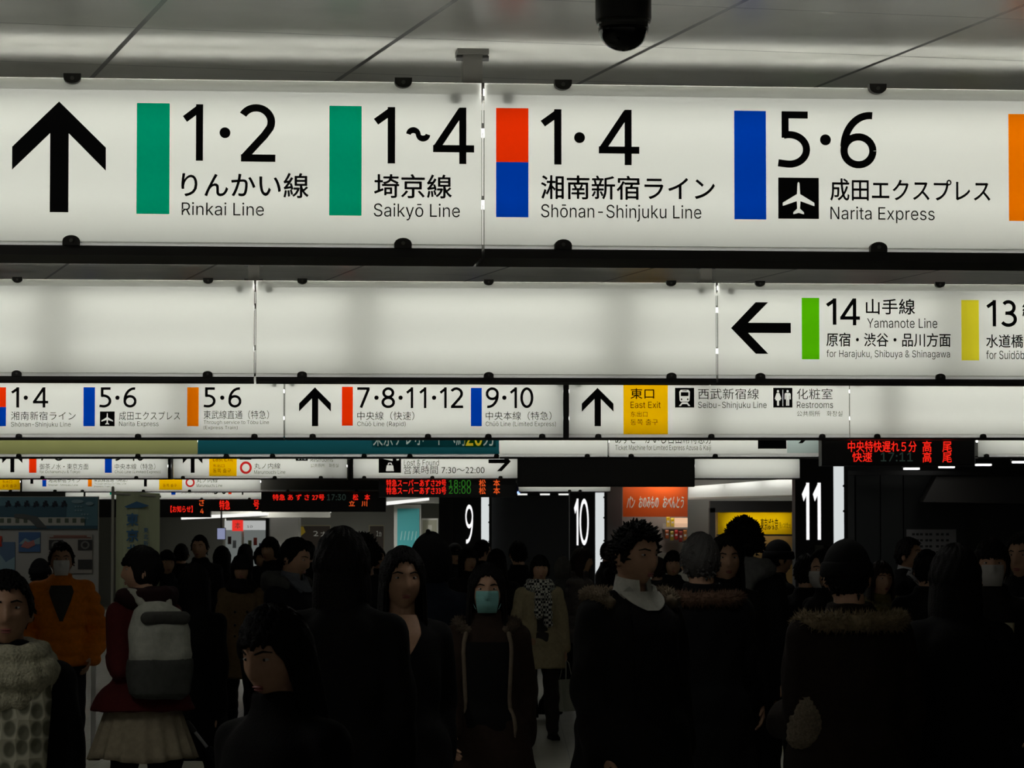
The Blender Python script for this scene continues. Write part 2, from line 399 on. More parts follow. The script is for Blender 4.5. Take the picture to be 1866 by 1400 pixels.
    def shape(s, polys, name, x0, x1, y0, y1, mat=None):
        """polys in 0..1 (x right, y up) stretched to the pixel box"""
        a, b, z0, z1 = s.box(x0, x1, y0, y1); me = poly_mesh(polys, name)
        for v in me.vertices: x, y = v.co.x, v.co.y; v.co = (a + x * (b - a), -.0015, z0 + y * (z1 - z0))
        me.materials.clear(); me.materials.append(mat or INK); return put(name, me, s.root)
ARROW = [(.5, 1), (1, .59), (1, .375), (.6, .71), (.6, 0), (.4, 0), (.4, .71), (0, .39), (0, .59)]
ARROW = [(.497, 1), (1, .587), (1, .378), (.602, .713), (.602, 0), (.404, 0), (.404, .713), (0, .378), (0, .587)]
LARROW = [(1 - y, x) for x, y in ARROW]; RARROW = [(y, x) for x, y in ARROW]
PLANE = [[(.475, .86), (.5, .9), (.525, .86), (.54, .6), (.89, .39), (.89, .31), (.545, .43), (.535, .25), (.63, .16), (.63, .11), (.5, .145), (.37, .11), (.37, .16), (.465, .25), (.455, .43), (.11, .31), (.11, .39), (.46, .6)]]
def mir(p): return [(1 - x, y) for x, y in p][::-1]
TRAIN = [[(.3, .3), (.24, .36), (.22, .8), (.3, .9), (.7, .9), (.78, .8), (.76, .36), (.7, .3)], rect(.3, .7, .58, .78), circ(.34, .42, .045, None, 12), circ(.66, .42, .045, None, 12), rect(.38, .62, .835, .865),
         [(.36, .27), (.2, .08), (.3, .08), (.38, .18), (.62, .18), (.7, .08), (.8, .08), (.64, .27)]]
WC = [circ(.25, .83, .06, None, 14), [(.18, .74), (.32, .74), (.43, .44), (.37, .42), (.32, .58), (.38, .36), (.3, .36), (.3, .1), (.2, .1), (.2, .36), (.12, .36), (.18, .58), (.13, .42), (.07, .44)],
      rect(.485, .515, .08, .9), circ(.75, .83, .06, None, 14), [(.64, .74), (.86, .74), (.91, .69), (.91, .42), (.85, .42), (.85, .62), (.83, .62), (.83, .1), (.76, .1), (.76, .4), (.74, .4), (.74, .1), (.67, .1), (.67, .62), (.65, .62), (.65, .42), (.59, .42), (.59, .69)]]
SQ = rect(0, 1, 0, 1)
GREEN = film('film_green', rgb(0, 150, 112)); RED = film('film_red', rgb(245, 52, 5)); BLUE = film('film_blue', rgb(0, 62, 178)); ORANGE = film('film_orange', rgb(250, 125, 0))
LIME = film('film_lime', rgb(88, 190, 5)); YELLOW = film('film_yellow', rgb(240, 226, 50)); AMBER = film('film_amber', rgb(252, 192, 0)); TEAL = film('film_teal', rgb(22, 76, 84)); OLIVE = film('film_olive', rgb(140, 142, 92)); PALE = film('film_pale', rgb(185, 200, 196)); DULL = film('film_dull', rgb(120, 118, 112)); CRIM = film('film_crimson', rgb(215, 40, 40))
PALE_W = film('film_letter_white', rgb(150, 168, 162)); YEL_D = film('film_letter_yellow', rgb(190, 170, 40))
MAG = film('film_rose', rgb(190, 60, 100))
# row 1
s = Sign(R1, -620, 877, 'nearest lit sign with up arrow and two green bands, left of the joint', (-477, 128, 733), [(830, 181)], (), joint=882.5, bands=[(249, 309, 188, 390, GREEN), (600, 659, 193, 393, GREEN)])
s.shape([ARROW], 'arrow', 22, 193, 185, 387)
s.digits([('1', 333, 370, 190, 293), ('.', 400, 420, 232, 252), ('2', 437, 502, 190, 295)], 190, 295)
s.text('りんかい線', 331, 562, 315, 360, bold=.013); s.text('Rinkai Line', 331, 481, 369, 393)
s.digits([('1', 681, 720, 195, 298), ('~', 740, 784, 232, 258), ('4', 789, 864, 196, 299)], 195, 299)
s.text('埼京線', 682, 823, 318, 361, bold=.013); s.text('Saikyō Line', 681, 838, 371, 402, latin=True)
s = Sign(R1, 882.5, 2320, 'nearest lit sign with airplane pictogram, right of the joint', (1025, 1600, 2175), [(926, 181)], (), bands=[(904, 963, 197, 295.5, RED), (904, 963, 295.5, 396, BLUE), (1338, 1396, 202, 400, BLUE), (1838, 1898, 208, 403, ORANGE)])
s.digits([('1', 985, 1023, 199, 300), ('.', 1046, 1066, 241, 261), ('4', 1091, 1165, 200, 301)], 199, 301)
s.text('湘南新宿ライン', 986, 1302, 321, 364, bold=.013); s.text('Shōnan-Shinjuku Line', 986, 1278, 373, 404, latin=True)
s.digits([('5', 1417, 1476, 203, 306), ('.', 1494, 1514, 245, 265), ('6', 1531, 1597, 204, 307)], 203, 306)
s.shape([SQ] + PLANE, 'pictogram', 1418, 1492, 324, 399)
s.text('成田エクスプレス', 1513, 1804, 327, 367, bold=.013); s.text('Narita Express', 1513, 1703, 377, 407)
# row 2
s = Sign(R2, -379, 462, 'blank lit sign in the second row, left of the first joint', (-300, 30, 378), [(437, 528)], (95,), joint=466)
s = Sign(R2, 466, 1305, 'blank lit sign in the middle of the second row', (550, 890, 1223), [(491, 529), (1279, 531)], (660, 1130), joint=1309)
s = Sign(R2, 1309, 2150, 'second row lit sign with left arrow and lime green band', (1385, 1713, 2060), [(1332, 532)], (1740,), bands=[(1461, 1493, 543, 655, LIME), (1752, 1784, 547, 657, YELLOW)])
s.shape([LARROW], 'arrow', 1332, 1441, 551, 645)
s.digits([('1', 1505, 1524, 544, 592), ('4', 1531, 1567, 544, 593)], 544, 593); s.digits([('1', 1797, 1815, 547, 595), ('3', 1824, 1853, 547, 596)], 547, 595)
s.text('山手線', 1578, 1667, 545, 573, bold=.013); s.text('Yamanote Line', 1580, 1708, 580, 598)
s.text('原宿・渋谷・品川方面', 1506, 1732, 607, 632, bold=.013); s.text('for Harajuku, Shibuya & Shinagawa', 1506, 1731, 638, 655)
s.text('総武線', 1863, 1952, 549, 577, bold=.013); s.text('水道橋・千葉方面', 1797, 1978, 610, 634, bold=.013); s.text('for Suidōbashi & Chiba', 1797, 1950, 639, 655, latin=True)
# row 3
s = Sign(R3, -250, 516.5, 'third row lit sign with blue and orange bands at far left', (35, 252, 464), [(500, 701)], (330,), joint=519.5, bands=[(-10, 11, 706, 742, RED), (-10, 11, 742, 777, BLUE), (152, 173, 706, 777, BLUE), (341, 362, 706, 777, ORANGE)])
s.digits([('1', 20, 35), ('.', 43, 51, 721, 729), ('4', 60, 88)], 706, 743); s.text('湘南新宿ライン', 20, 138, 750, 766); s.text('Shōnan-Shinjuku Line', 20, 129, 769, 780, latin=True, mat=GREY_INK)
s.digits([('5', 181, 203), ('.', 210, 218, 721, 729), ('6', 225, 249)], 706, 743); s.shape([SQ] + PLANE, 'pictogram', 182, 209, 750, 777); s.text('成田エクスプレス', 217, 328, 750, 766); s.text('Narita Express', 217, 289, 768, 779, mat=GREY_INK)
s.digits([('5', 371, 393), ('.', 401, 409, 721, 729), ('6', 416, 440)], 706, 743); s.text('東武線直通（特急）', 371, 490, 748, 764); s.text('Through service to Tōbu Line', 371, 490, 766, 775, latin=True, mat=GREY_INK); s.text('(Express Train)', 371, 433, 776, 784, mat=GREY_INK)
s = Sign(R3, 519.5, 1026, 'third row lit sign with up arrow, red and blue bands, in the middle', (570, 780, 890, 988), [(533, 701), (1019, 701)], (), bands=[(623, 643, 705, 776, RED), (858, 878, 707, 777, BLUE)])
s.shape([ARROW], 'arrow', 545, 603, 706, 777)
s.digits([('7', 651, 674), ('.', 682, 690, 721, 729), ('8', 695, 720), ('.', 726, 734, 721, 729), ('1', 740, 753), ('1', 764, 777), ('.', 787, 795, 721, 729), ('1', 801, 814), ('2', 821, 844)], 706, 744)
s.text('中央線（快速）', 651, 755, 750, 766); s.text('Chūō Line (Rapid)', 651, 739, 768, 779, latin=True, mat=GREY_INK)
s.digits([('9', 885, 909), ('.', 915, 923, 721, 729), ('1', 929, 942), ('0', 948, 972)], 706, 744); s.text('中央本線（特急）', 885, 1005, 750, 766); s.text('Chūō Line (Limited Express)', 885, 1013, 768, 779, latin=True, mat=GREY_INK)
s3 = Sign(R3, 1037, 1547.5, 'third row lit sign with a yellow exit field and restroom pictogram', (1090, 1296, 1498), [(1055, 702), (1531, 702)], (1290,), bands=[(1136, 1217, 690, 793, AMBER)])
s = s3; s.shape([ARROW], 'arrow', 1060, 1118, 707, 777)
s.text('東口', 1149, 1192, 708, 727, bold=.013); s.text('East Exit', 1149, 1204, 732, 744); s.text('东出口', 1149, 1180, 750, 760, mat=GREY_INK); s.text('동쪽 출구', 1149, 1199, 764, 775, latin=False, mat=GREY_INK)
s.shape([SQ] + TRAIN, 'pictogram', 1230, 1265, 707, 743); s.text('西武新宿線', 1272, 1383, 708, 728); s.text('Seibu-Shinjuku Line', 1272, 1397, 732, 747)
s.shape([SQ] + WC, 'pictogram', 1409, 1444, 707, 743); s.text('化粧室', 1452, 1517, 708, 728); s.text('Restrooms', 1452, 1518, 732, 744); s.text('公共厕所　화장실', 1452, 1535, 749, 759, latin=False, mat=GREY_INK)
a, b, z0, z1 = s.box(1026.5, 1036.5, 690, 797); MB().box(a, b, -.004, .3, 0, s.H).obj('end_trim', BLACK, s.root)
s = Sign(R3, 1549, 2060, 'blank lit sign at the right end of the third row', (1598, 1791, 1990), [(1563, 702)], (1625,))
# row 4
s = Sign(R4, -150, 360, 'dull olive printed sign panel in the fourth row, far left', (35, 252), (), (), base=OLIVE)
s = Sign(R4, 360.5, 909.5, 'teal printed sign panel with large white lettering behind third row', (413, 497, 664, 747, 905), (), (), base=TEAL, bands=[(672, 906, 772, 816, None)])
LETW = film('film_lettering_white', (.8, .82, .8, 1)); LETW = pbr('white_ink', rgb(235, 238, 232), .6); LETY = pbr('yellow_ink', rgb(235, 215, 40), .6)
s.cut_text([('東京テレポートへ約', 680, 848, 776, 813, PALE_W), ('20', 848, 879, 778, 813, YEL_D), ('分', 880, 903, 777, 813, PALE_W)])
s = Sign(R4, 910, 1107, 'blank lit sign in the fourth row under the arrow sign', (1070,), (), (), joint=1110)
s = Sign(R4, 1110, 1497, 'fourth row lit sign for the ticket machine', (1150, 1303), (), (), bands=[(1434, 1497, 760, 826, PALE)])
s.text('あずさ・かいじ自由席特急券', 1121, 1298, 788, 809); s.text('Ticket Machine for Limited Express Azusa & Kaiji', 1121, 1296, 811, 823)
s.shape([SQ, rect(.56, .92, .5, .9)], 'pictogram', 1381, 1433, 775, 818); s.shape([RARROW], 'arrow', 1440, 1478, 778, 808)
s = Sign(R4, 1782, 2150, 'blank lit sign at the right end of the fourth row', (1797,), (), ())
# row 5
s = Sign(R5, -100, 306, 'fifth row lit sign with red and blue bands at far left', (78, 249), (), (), bands=[(53, 66.5, 817, 862, RED), (191, 204, 817, 862, BLUE)])
s.shape([ARROW], 'arrow', 4, 41, 817, 861); s.digits([('7', 72, 86), ('.', 91, 96, 827, 832), ('8', 99, 115)], 816, 840); s.text('御茶ノ水・東京方面', 72, 161, 845, 856); s.text('for Ochanomizu & Tokyo', 72, 146, 857, 864, mat=GREY_INK)
s.digits([('9', 209, 224), ('.', 228, 233, 826, 831), ('1', 237, 245), ('0', 248, 263)], 816, 840); s.text('中央本線（特急）', 209, 283, 845, 856); s.text('Chūō Line (Limited Express)', 209, 293, 857, 864, latin=True, mat=GREY_INK)
s = Sign(R5, 316, 632, 'fifth row lit sign with yellow exit field and red ring', (334, 501, 585), (), (600,), bands=[(381, 431.5, 808, 872, AMBER)])
a, b, z0, z1 = s.box(306.5, 311.5, 800, 873); MB().box(a, b, -.004, .3, 0, s.H).obj('end_trim', BLACK, s.root)
s.shape([ARROW], 'arrow', 333, 369, 817, 862); s.text('東口', 388, 416, 817, 829); s.text('East Exit', 388, 424, 832, 841); s.text('东出口', 388, 409, 846, 852, mat=GREY_INK); s.text('동쪽 출구', 388, 421, 854, 862, latin=False, mat=GREY_INK)
s.shape([circ(.5, .5, .5), circ(.5, .5, .31)], 'line_ring', 437, 459, 841, 864, CRIM); s.text('丸ノ内線', 463, 511, 844, 855); s.text('Marunouchi Line', 463, 520, 857, 864, mat=GREY_INK)
s.shape([SQ] + TRAIN, 'pictogram', 437, 458, 816, 838); s.text('Seibu-Shinjuku Line', 463, 531, 830, 838); s.shape([SQ] + WC, 'pictogram', 539, 561, 817, 840); s.text('Restrooms', 566, 607, 834, 842, mat=GREY_INK); s.text('公共厕所　화장실', 566, 617, 845, 852, latin=False, mat=GREY_INK)
s = Sign(R5, 644, 943, 'fifth row lit sign for lost property with umbrella and bag pictogram', (664, 788, 912), (), ())
a, b, z0, z1 = s.box(638.5, 643.5, 800, 873); MB().box(a, b, -.004, .3, 0, s.H).obj('end_trim', BLACK, s.root)
s.shape([SQ, [(.08, .8), (.62, .93), (.62, .84), (.8, .8), (.86, .88), (.93, .84), (.9, .7), (.8, .68), (.8, .76), (.62, .78), (.62, .66)], [(.36, .42), (.64, .42), (.68, .1), (.32, .1)], [(.4, .45), (.43, .56), (.57, .56), (.6, .45), (.56, .45), (.54, .52), (.46, .52), (.44, .45)]], 'pictogram', 690, 731, 829, 862)
s.text('Lost & Found', 736, 800, 838, 849); s.text('営業時間 7:30〜22:00', 736, 883, 849, 864, latin=False); s.shape([RARROW], 'arrow', 890, 931, 823, 859)
s = Sign(R5, 1266, 1457, 'blank lit sign in the fifth row above the orange shop board', (), (), ())
# row 6 and 7
s = Sign(R6, -60, 37, 'yellow exit end of the sixth row lit sign at far left', (20,), (), (), bands=[(-60, 36.5, 840, 895, AMBER)])
s.text('동쪽 출구', 4, 30, 883, 889, latin=False, mat=GREY_INK); s.text('东出口', 4, 22, 875, 881, mat=GREY_INK)
s = Sign(R6, 41, 475, 'sixth row lit sign with small red, blue and orange bands', (101, 151, 262, 346), (), (), bands=[(77, 84.5, 852, 875, MAG), (77, 84.5, 875, 887, BLUE), (160, 167.5, 852, 887, ORANGE), (290, 332, 845, 895, AMBER)])
a, b, z0, z1 = s.box(37.3, 40.3, 840, 897); MB().box(a, b, -.004, .3, 0, s.H).obj('end_trim', BLACK, s.root)
s.shape([ARROW], 'arrow', 44, 72, 848, 882); s.text('湘南新宿ライン', 88, 146, 871, 880); s.text('Shōnan-Shinjuku Line', 88, 142, 882, 887, latin=True, mat=GREY_INK); s.text('東武線直通（特急）', 171, 232, 870, 879); s.text('Through service to Tōbu Line', 171, 230, 880, 884, latin=True, mat=GREY_INK); s.text('(Express Train)', 171, 202, 885, 889, mat=GREY_INK)
s.shape([ARROW], 'arrow', 251, 279, 852, 887); s.shape([circ(.5, .5, .5), circ(.5, .5, .31)], 'line_ring', 338, 355, 871, 888, CRIM); s.text('丸ノ内線', 358, 397, 872, 880); s.text('Marunouchi Line', 358, 405, 882, 888, mat=GREY_INK); s.text('동쪽 출구', 297, 322, 882, 888, latin=False, mat=GREY_INK)
s = Sign(R6, 476, 700, 'unlit grey sign box in the sixth row below the restroom sign', (525, 650), (), (), base=DULL, tubes=False)
s = Sign(R6, 945, 1112, 'blank lit sign in the sixth row above the number ten pillar', (1038, 1057), (), ())
s = Sign(R7, 120, 482, 'farthest lit sign box behind the green banner', (215, 368, 455), (), (), bands=[(200, 207, 880, 902, GREEN), (312, 320, 880, 902, BLUE), (416, 422, 880, 901, RED)])
s.shape([ARROW], 'arrow', 144, 164, 880, 905); s.text('Shōnan-Shinjuku Line', 330, 390, 895, 901, latin=True, mat=GREY_INK); s.digits([('5', 390, 398), ('6', 404, 412)], 880, 901); s.shape([ARROW], 'arrow', 434, 450, 880, 902)
# ceiling brackets
BRK = pbr('bracket_steel', rgb(80, 78, 72), .5)
def bracket(row, px, label, half=.03):
    u, z = row.uv(px, 800); r = empty('ceiling_bracket', row.world(u, CAM_H + SIGN_TOP, .15), row.a); tag(r, label, 'bracket', None)
    h = CEIL - CAM_H - SIGN_TOP
    MB().box(-half, half, -.03, .03, -.004, h - .016).obj('post', BRK, r); MB().box(-half - .018, half + .018, -.05, .05, h - .016, h).obj('flange', BRK, r)
    MB().box(-half - .012, half + .012, -.045, .045, -.006, .008).obj('foot_plate', BRK, r)
    for x in (-1, 1):
        for zz in (.012, h - .026): MB().cap((x * half, -.02, zz), .009, (x * (half + .02), -.02, zz), .009, 8, caps=False).obj('bolt', DARK, r)
bracket(R1, 867, 'steel bracket at the joint of the nearest sign row')
bracket(R2, 461, 'steel bracket over the left joint of the second sign row'); bracket(R2, 1293, 'steel bracket over the right joint of the second sign row')
# surveillance dome
p = at(1136, 100, 8.8); r = empty('dome_camera', (p.x, p.y, CEIL)); tag(r, 'dark dome surveillance camera hanging from the ceiling', 'camera')
m = MB(); m.loft([(-.15, .071, .071, 0, 0), (-.145, .073, .073, 0, 0), (0, .073, .073, 0, 0)], 40); m.obj('housing', pbr('camera_housing', rgb(52, 52, 48), .5), r, True)
m = MB(); m.loft([(-.168, .066, .066, 0, 0), (-.15, .072, .072, 0, 0)], 40); m.obj('dome_ring', pbr('smoked_ring', rgb(70, 70, 68), .15), r, True)
m = MB(); m.loft([(-.168 - .062 * math.sin(t), .066 * math.cos(t) + 1e-4, .066 * math.cos(t) + 1e-4, 0, 0) for t in [math.pi / 2 * k / 10 for k in range(10, -1, -1)]], 40); m.obj('dome_cover', pbr('smoked_dome', rgb(6, 6, 6), .06), r, True)
# LED boards
LR = emit('led_red', (1, .02, .01, 1), 1.0); LG = emit('led_green', (.05, .35, .03, 1), .35); LO = emit('led_amber', (1, .12, .02, 1), .8); LD = emit('led_dim', (.03, .05, .04, 1), .5)
def led(row, off, x0, x1, y0, y1, label, texts, depth=.25):
    rw = Row(row.d + off, math.degrees(row.a)); u0, z1 = rw.uv(x0, y0); u1, z0 = rw.uv(x1, y1); uc = (u0 + u1) / 2
    r = empty('led_board', rw.world(uc, z0), rw.a); tag(r, label, 'display'); W = u1 - u0; H = z1 - z0
    MB().box(-W / 2, W / 2, 0, depth, 0, H).obj('case', BLACK, r); e = .02
    MB().box(-W / 2 + e, W / 2 - e, -.004, .001, e, H - e).obj('screen', pbr('led_screen', rgb(7, 6, 6), .35), r)
    for t, a, b, c, d, mt in texts:
        q0, w1 = rw.uv(a, c); q1, w0 = rw.uv(b, d)
        me = text_mesh(t, all(ord(ch) < 0x300 for ch in t), q0 - uc, q1 - uc, w0 - z0, w1 - z0, -.006, bold=.01); me.materials.clear(); me.materials.append(mt); put('lettering', me, r)
    for x in (-W / 2 + .15, W / 2 - .15): MB().cap((x, depth / 2, H), .015, (x, depth / 2, CEIL - z0), .015, 8, caps=False).obj('hanger_rod', DARK, r)
    return r
led(R3, .42, 1497, 1776, 797, 849, 'black departure display with a delay notice in red at right', [('中央特快遅れ５分', 1545, 1670, 804, 824, LR), ('高　尾', 1681, 1734, 804, 824, LR), ('快速', 1553, 1589, 824, 842, LR), ('17:11', 1605, 1663, 825, 841, LD), ('高　尾', 1681, 1734, 824, 843, LR)])
led(R4, .42, 943, 1266, 830, 887, 'unlit black display board over the orange shop board', [])
led(R5, .42, 690, 940, 868, 906, 'black departure display with two red lines and green times', [('特急スーパーあずさ29号', 704, 813, 874, 887, LR), ('18:00', 818, 858, 875, 888, LG), ('松　本', 873, 911, 874, 887, LO), ('特急スーパーあずさ33号', 704, 813, 888, 901, LR), ('20:00', 818, 858, 888, 900, LG), ('松　本', 873, 911, 888, 901, LO)])
led(R6, .42, 476, 703, 892, 933, 'black departure display with one red line above the yellow posters', [('特急 あ ず さ 27号', 497, 591, 901, 912, LR), ('17:30', 596, 630, 901, 912, LD), ('松　本', 643, 674, 901, 912, LR), ('立　川', 636, 669, 913, 923, LO)])
led(R7, .42, 176, 383, 905, 943, 'distant black departure display behind the green banner', [('【お知らせ】', 311, 351, 922, 934, LR), ('さ', 363, 372, 910, 922, LO), ('4', 365, 371, 927, 936, LO)])
led(R7, .45, 384, 481, 905, 932, 'distant narrow black departure display above the bright kiosk', [('特急', 400, 419, 912, 929, LR), ('号', 462, 472, 911, 928, LR)])
FILL_LAMPS = [(-6.5, 86, 60), (-3.5, 86, 60), (-1.8, 84, 40), (3.3, 74.3, 5), (4.3, 71.5, 10), (-4.4, 25.2, 2.6), (-2.7, 14.2, 6.5), (.6, 13.6, 2.6), (-3.0, 8.2, 7.0), (1.2, 24, 3), (-1, 40, 4), (1.6, 40, 4), (-1, 62, 5), (5.2, 55.5, 1.5), (6.8, 55.5, 1.5)]  # added fill lamps: place and strength of each
# ------------------------------------------------------------------ far side of the hall
class Thing:
    """a thing placed by the spot it has in the hall; parts are slabs in the plane that faces the camera"""
    def __init__(s, name, px, pyb, Y, label, cat, group=None, ground=False):
        p = at(px, pyb, Y); s.Y = Y; s.o = Vector((p.x, Y, 0 if ground else p.z)); s.r = empty(name, s.o); tag(s.r, label, cat, group)
    def xz(s, px, py, dy=0): p = at(px, py, s.Y + dy); return p.x - s.o.x, p.z - s.o.z
    def slab(s, name, x0, x1, y0, y1, mat, dy=0, th=.05, parent=None, floor=False):
        a, z1 = s.xz(x0, y0, dy); b, z0 = s.xz(x1, y1, dy)
        if floor: z0 = -s.o.z
        return MB().box(a, b, dy, dy + th, z0, z1).obj(name, mat, parent or s.r)
    def text(s, t, x0, x1, y0, y1, mat, dy=-.004, name='lettering', parent=None, bold=0, shear=0):
        a, z1 = s.xz(x0, y0, dy); b, z0 = s.xz(x1, y1, dy)
        me = text_mesh(t, all(ord(c) < 0x300 for c in t), a, b, z0, z1, dy, bold=bold, shear=shear); me.materials.clear(); me.materials.append(mat); return put(name, me, parent or s.r)
    def shape(s, polys, x0, x1, y0, y1, mat, name, dy=-.004, parent=None):
        a, z1 = s.xz(x0, y0, dy); b, z0 = s.xz(x1, y1, dy); me = poly_mesh(polys, name)
        for v in me.vertices: x, y = v.co.x, v.co.y; v.co = (a + x * (b - a), dy, z0 + y * (z1 - z0))
        me.materials.clear(); me.materials.append(mat); return put(name, me, parent or s.r)
def wall(name, x0, x1, Y, mat, z1=None, th=.2):
    a, b = at(x0, 900, Y).x, at(x1, 900, Y).x; o = MB().box(a, b, Y, Y + th, 0, z1 or CEIL).obj(name, mat); tag(o, kind='structure'); return o
WALLG = pbr('grey_wall', rgb(120, 120, 114), .5); WALLD = pbr('dark_wall', rgb(46, 49, 49), .35); GLOW = emit('glow_white', (1, 1, .96, 1), .95); STRIPM = emit('glow_strip', (.9, .95, .95, 1), .72)
wall('wall_back', -400, 1140, 92, WALLG)
for nm_, x0_, x1_ in (('wall_west', -19.2, -19), ('wall_east', 14.5, 14.7)): tag(MB().box(x0_, x1_, -2, 92, 0, CEIL).obj(nm_, WALLG), kind='structure')
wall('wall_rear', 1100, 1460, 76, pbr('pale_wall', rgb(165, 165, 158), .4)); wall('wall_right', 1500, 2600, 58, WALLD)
def numeral_pillar(ch, Y, fx0, fx1, sx0, sx1, items, y0, y1, label):
    t = Thing('platform_pillar', (fx0 + fx1) / 2, 1000, Y, label, 'pillar', ground=True); t.r.location.z = 0; t.o.z = 0
    a, b = at(fx0, 900, Y).x - t.o.x, at(fx1, 900, Y).x - t.o.x; MB().box(a, b, 0, .6, 0, CEIL).obj('pillar_body', BLACK, t.r)
    c, d = at(sx0, 900, Y).x - t.o.x, at(sx1, 900, Y).x - t.o.x; MB().box(c, d, .02, .58, 0, CEIL).obj('light_strip', STRIPM, t.r)
    MB().box(d, d + .06, 0, .6, 0, CEIL).obj('edge_trim', DARK, t.r); MB().box(b, c, .1, .5, 0, CEIL).obj('core', BLACK, t.r)
    for zz in (1.75, 2.2, 2.6): MB().cap((d, -.01, zz), .02, (d, .03, zz), .02, 8, caps=False).obj('strip_clip', DARK, t.r)
    ms = []
    for q0, q1, g in items:
        e, z1 = t.xz(q0, y0); f, z0 = t.xz(q1, y1); ms.append(digit_mesh(g, e, f, z0, z1, -.006, .10 if g != '1' else .16))
    for me in ms: me.materials.append(emit('glow_numeral', (1, 1, 1, 1), 1.0)); put('platform_numeral', me, t.r)
NOTE = pbr('note_grey', rgb(120, 120, 112), .8)
numeral_pillar('9', 79.5, 826, 876, 877, 891, [(848, 862, '9')], 920, 991, 'black platform pillar with a lit number nine')
numeral_pillar('10', 66.7, 1038, 1083, 1085, 1101, [(1046, 1054, '1'), (1056, 1073, '0')], 909, 994, 'black platform pillar with a lit number ten')
numeral_pillar('11', 54, 1449, 1518, 1520, 1538, [(1461, 1475, '1'), (1481, 1496, '1')], 880, 984, 'black platform pillar with a lit number eleven')
t = Thing('notice', 1493, 1022, 53.985, 'small grey notice on the black pillar with the number eleven', 'notice'); t.slab('sheet', 1485, 1501, 994, 1022, NOTE, 0, .014)
# stairway mouths between the pillars
t = Thing('stair_screen', 965, 1000, 82, 'dark stairway screen between pillars nine and ten', 'screen', ground=True); t.r.location.z = t.o.z = 0
t.slab('dark_panel', 893, 1037, 903, 1100, pbr('dark_glass', rgb(20, 24, 25), .25), 0, .1, floor=True); t.slab('lintel', 893, 1037, 880, 903, BLACK, -.02, .12)
for i, x in enumerate((952, 993, 1027)):
    p = at(x, 902.5, 70); r = empty('ceiling_lamp', p); tag(r, ('small white downlight, leftmost of three left of pillar ten', 'small white downlight, middle of three left of pillar ten', 'small white downlight nearest to pillar ten on its left')[i], 'lamp', 'downlights by pillar ten')
    MB().box(-.1, .1, -.1, .1, 0, .03).obj('diffuser', GLOW, r); MB().box(-.12, .12, -.12, .12, .03, CEIL - p.z).obj('lamp_housing', BLACK, r)
p = at(945, 898, 69); r = empty('indicator_lamp', p); tag(r, 'small blue indicator lamp left of the number ten pillar', 'lamp'); MB().ell((0, 0, 0), .03, .03, .03).obj('bulb', emit('glow_blue', (.3, .45, 1, 1), 2), r, True); MB().box(-.03, .25, .02, .1, 0, CEIL - p.z).obj('lamp_housing', pbr('blue_case', rgb(24, 30, 70), .5), r)
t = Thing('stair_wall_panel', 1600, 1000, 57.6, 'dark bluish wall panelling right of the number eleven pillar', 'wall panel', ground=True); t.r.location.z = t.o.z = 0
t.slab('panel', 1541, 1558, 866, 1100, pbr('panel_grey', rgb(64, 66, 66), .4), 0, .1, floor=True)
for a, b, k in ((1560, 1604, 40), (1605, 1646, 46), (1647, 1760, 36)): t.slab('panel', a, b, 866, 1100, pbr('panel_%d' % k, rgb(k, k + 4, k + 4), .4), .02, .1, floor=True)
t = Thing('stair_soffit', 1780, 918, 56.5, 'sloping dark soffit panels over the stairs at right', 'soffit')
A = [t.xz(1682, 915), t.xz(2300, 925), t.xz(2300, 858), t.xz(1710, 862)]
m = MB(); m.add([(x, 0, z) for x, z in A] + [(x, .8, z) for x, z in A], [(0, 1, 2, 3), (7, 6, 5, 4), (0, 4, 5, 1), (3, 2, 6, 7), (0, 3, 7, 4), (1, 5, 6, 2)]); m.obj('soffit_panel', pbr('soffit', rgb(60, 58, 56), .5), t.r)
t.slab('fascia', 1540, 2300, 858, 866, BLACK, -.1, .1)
for i, (x, y) in enumerate(((1661, 856), (1725, 853), (1792, 849), (1859, 844))):
    p = at(x, y, 50); r = empty('ceiling_lamp', p); tag(r, ('short white strip lamp, leftmost below the delay display', 'short white strip lamp, second from left below the delay display', 'short white strip lamp, third from left by the delay display', 'short white strip lamp at the right edge of the view')[i], 'lamp', 'strip lamps over the stairs')
    MB().box(-.11, .11, -.08, .08, 0, .025).obj('diffuser', emit('glow_lamp', (1, 1, .97, 1), 2.5), r); MB().box(-.13, .13, -.1, .1, .025, CEIL - p.z).obj('lamp_housing', BLACK, r)
t = Thing('notice', 1697, 1060, 57.598, 'pale paper notice pinned to the dark wall at right', 'notice'); PAPER = pbr('paper', rgb(150, 148, 148), .8)
t.slab('sheet', 1652, 1743, 965, 1062, PAPER, 0, .02)
for k in range(6): t.shape([rect(q, q + .07, 0, 1) for q in (0, .1, .2, .33, .43, .6, .72, .85)], 1662, 1735, 972 + k * 11, 976 + k * 11, GREY_INK, 'print', -.004)
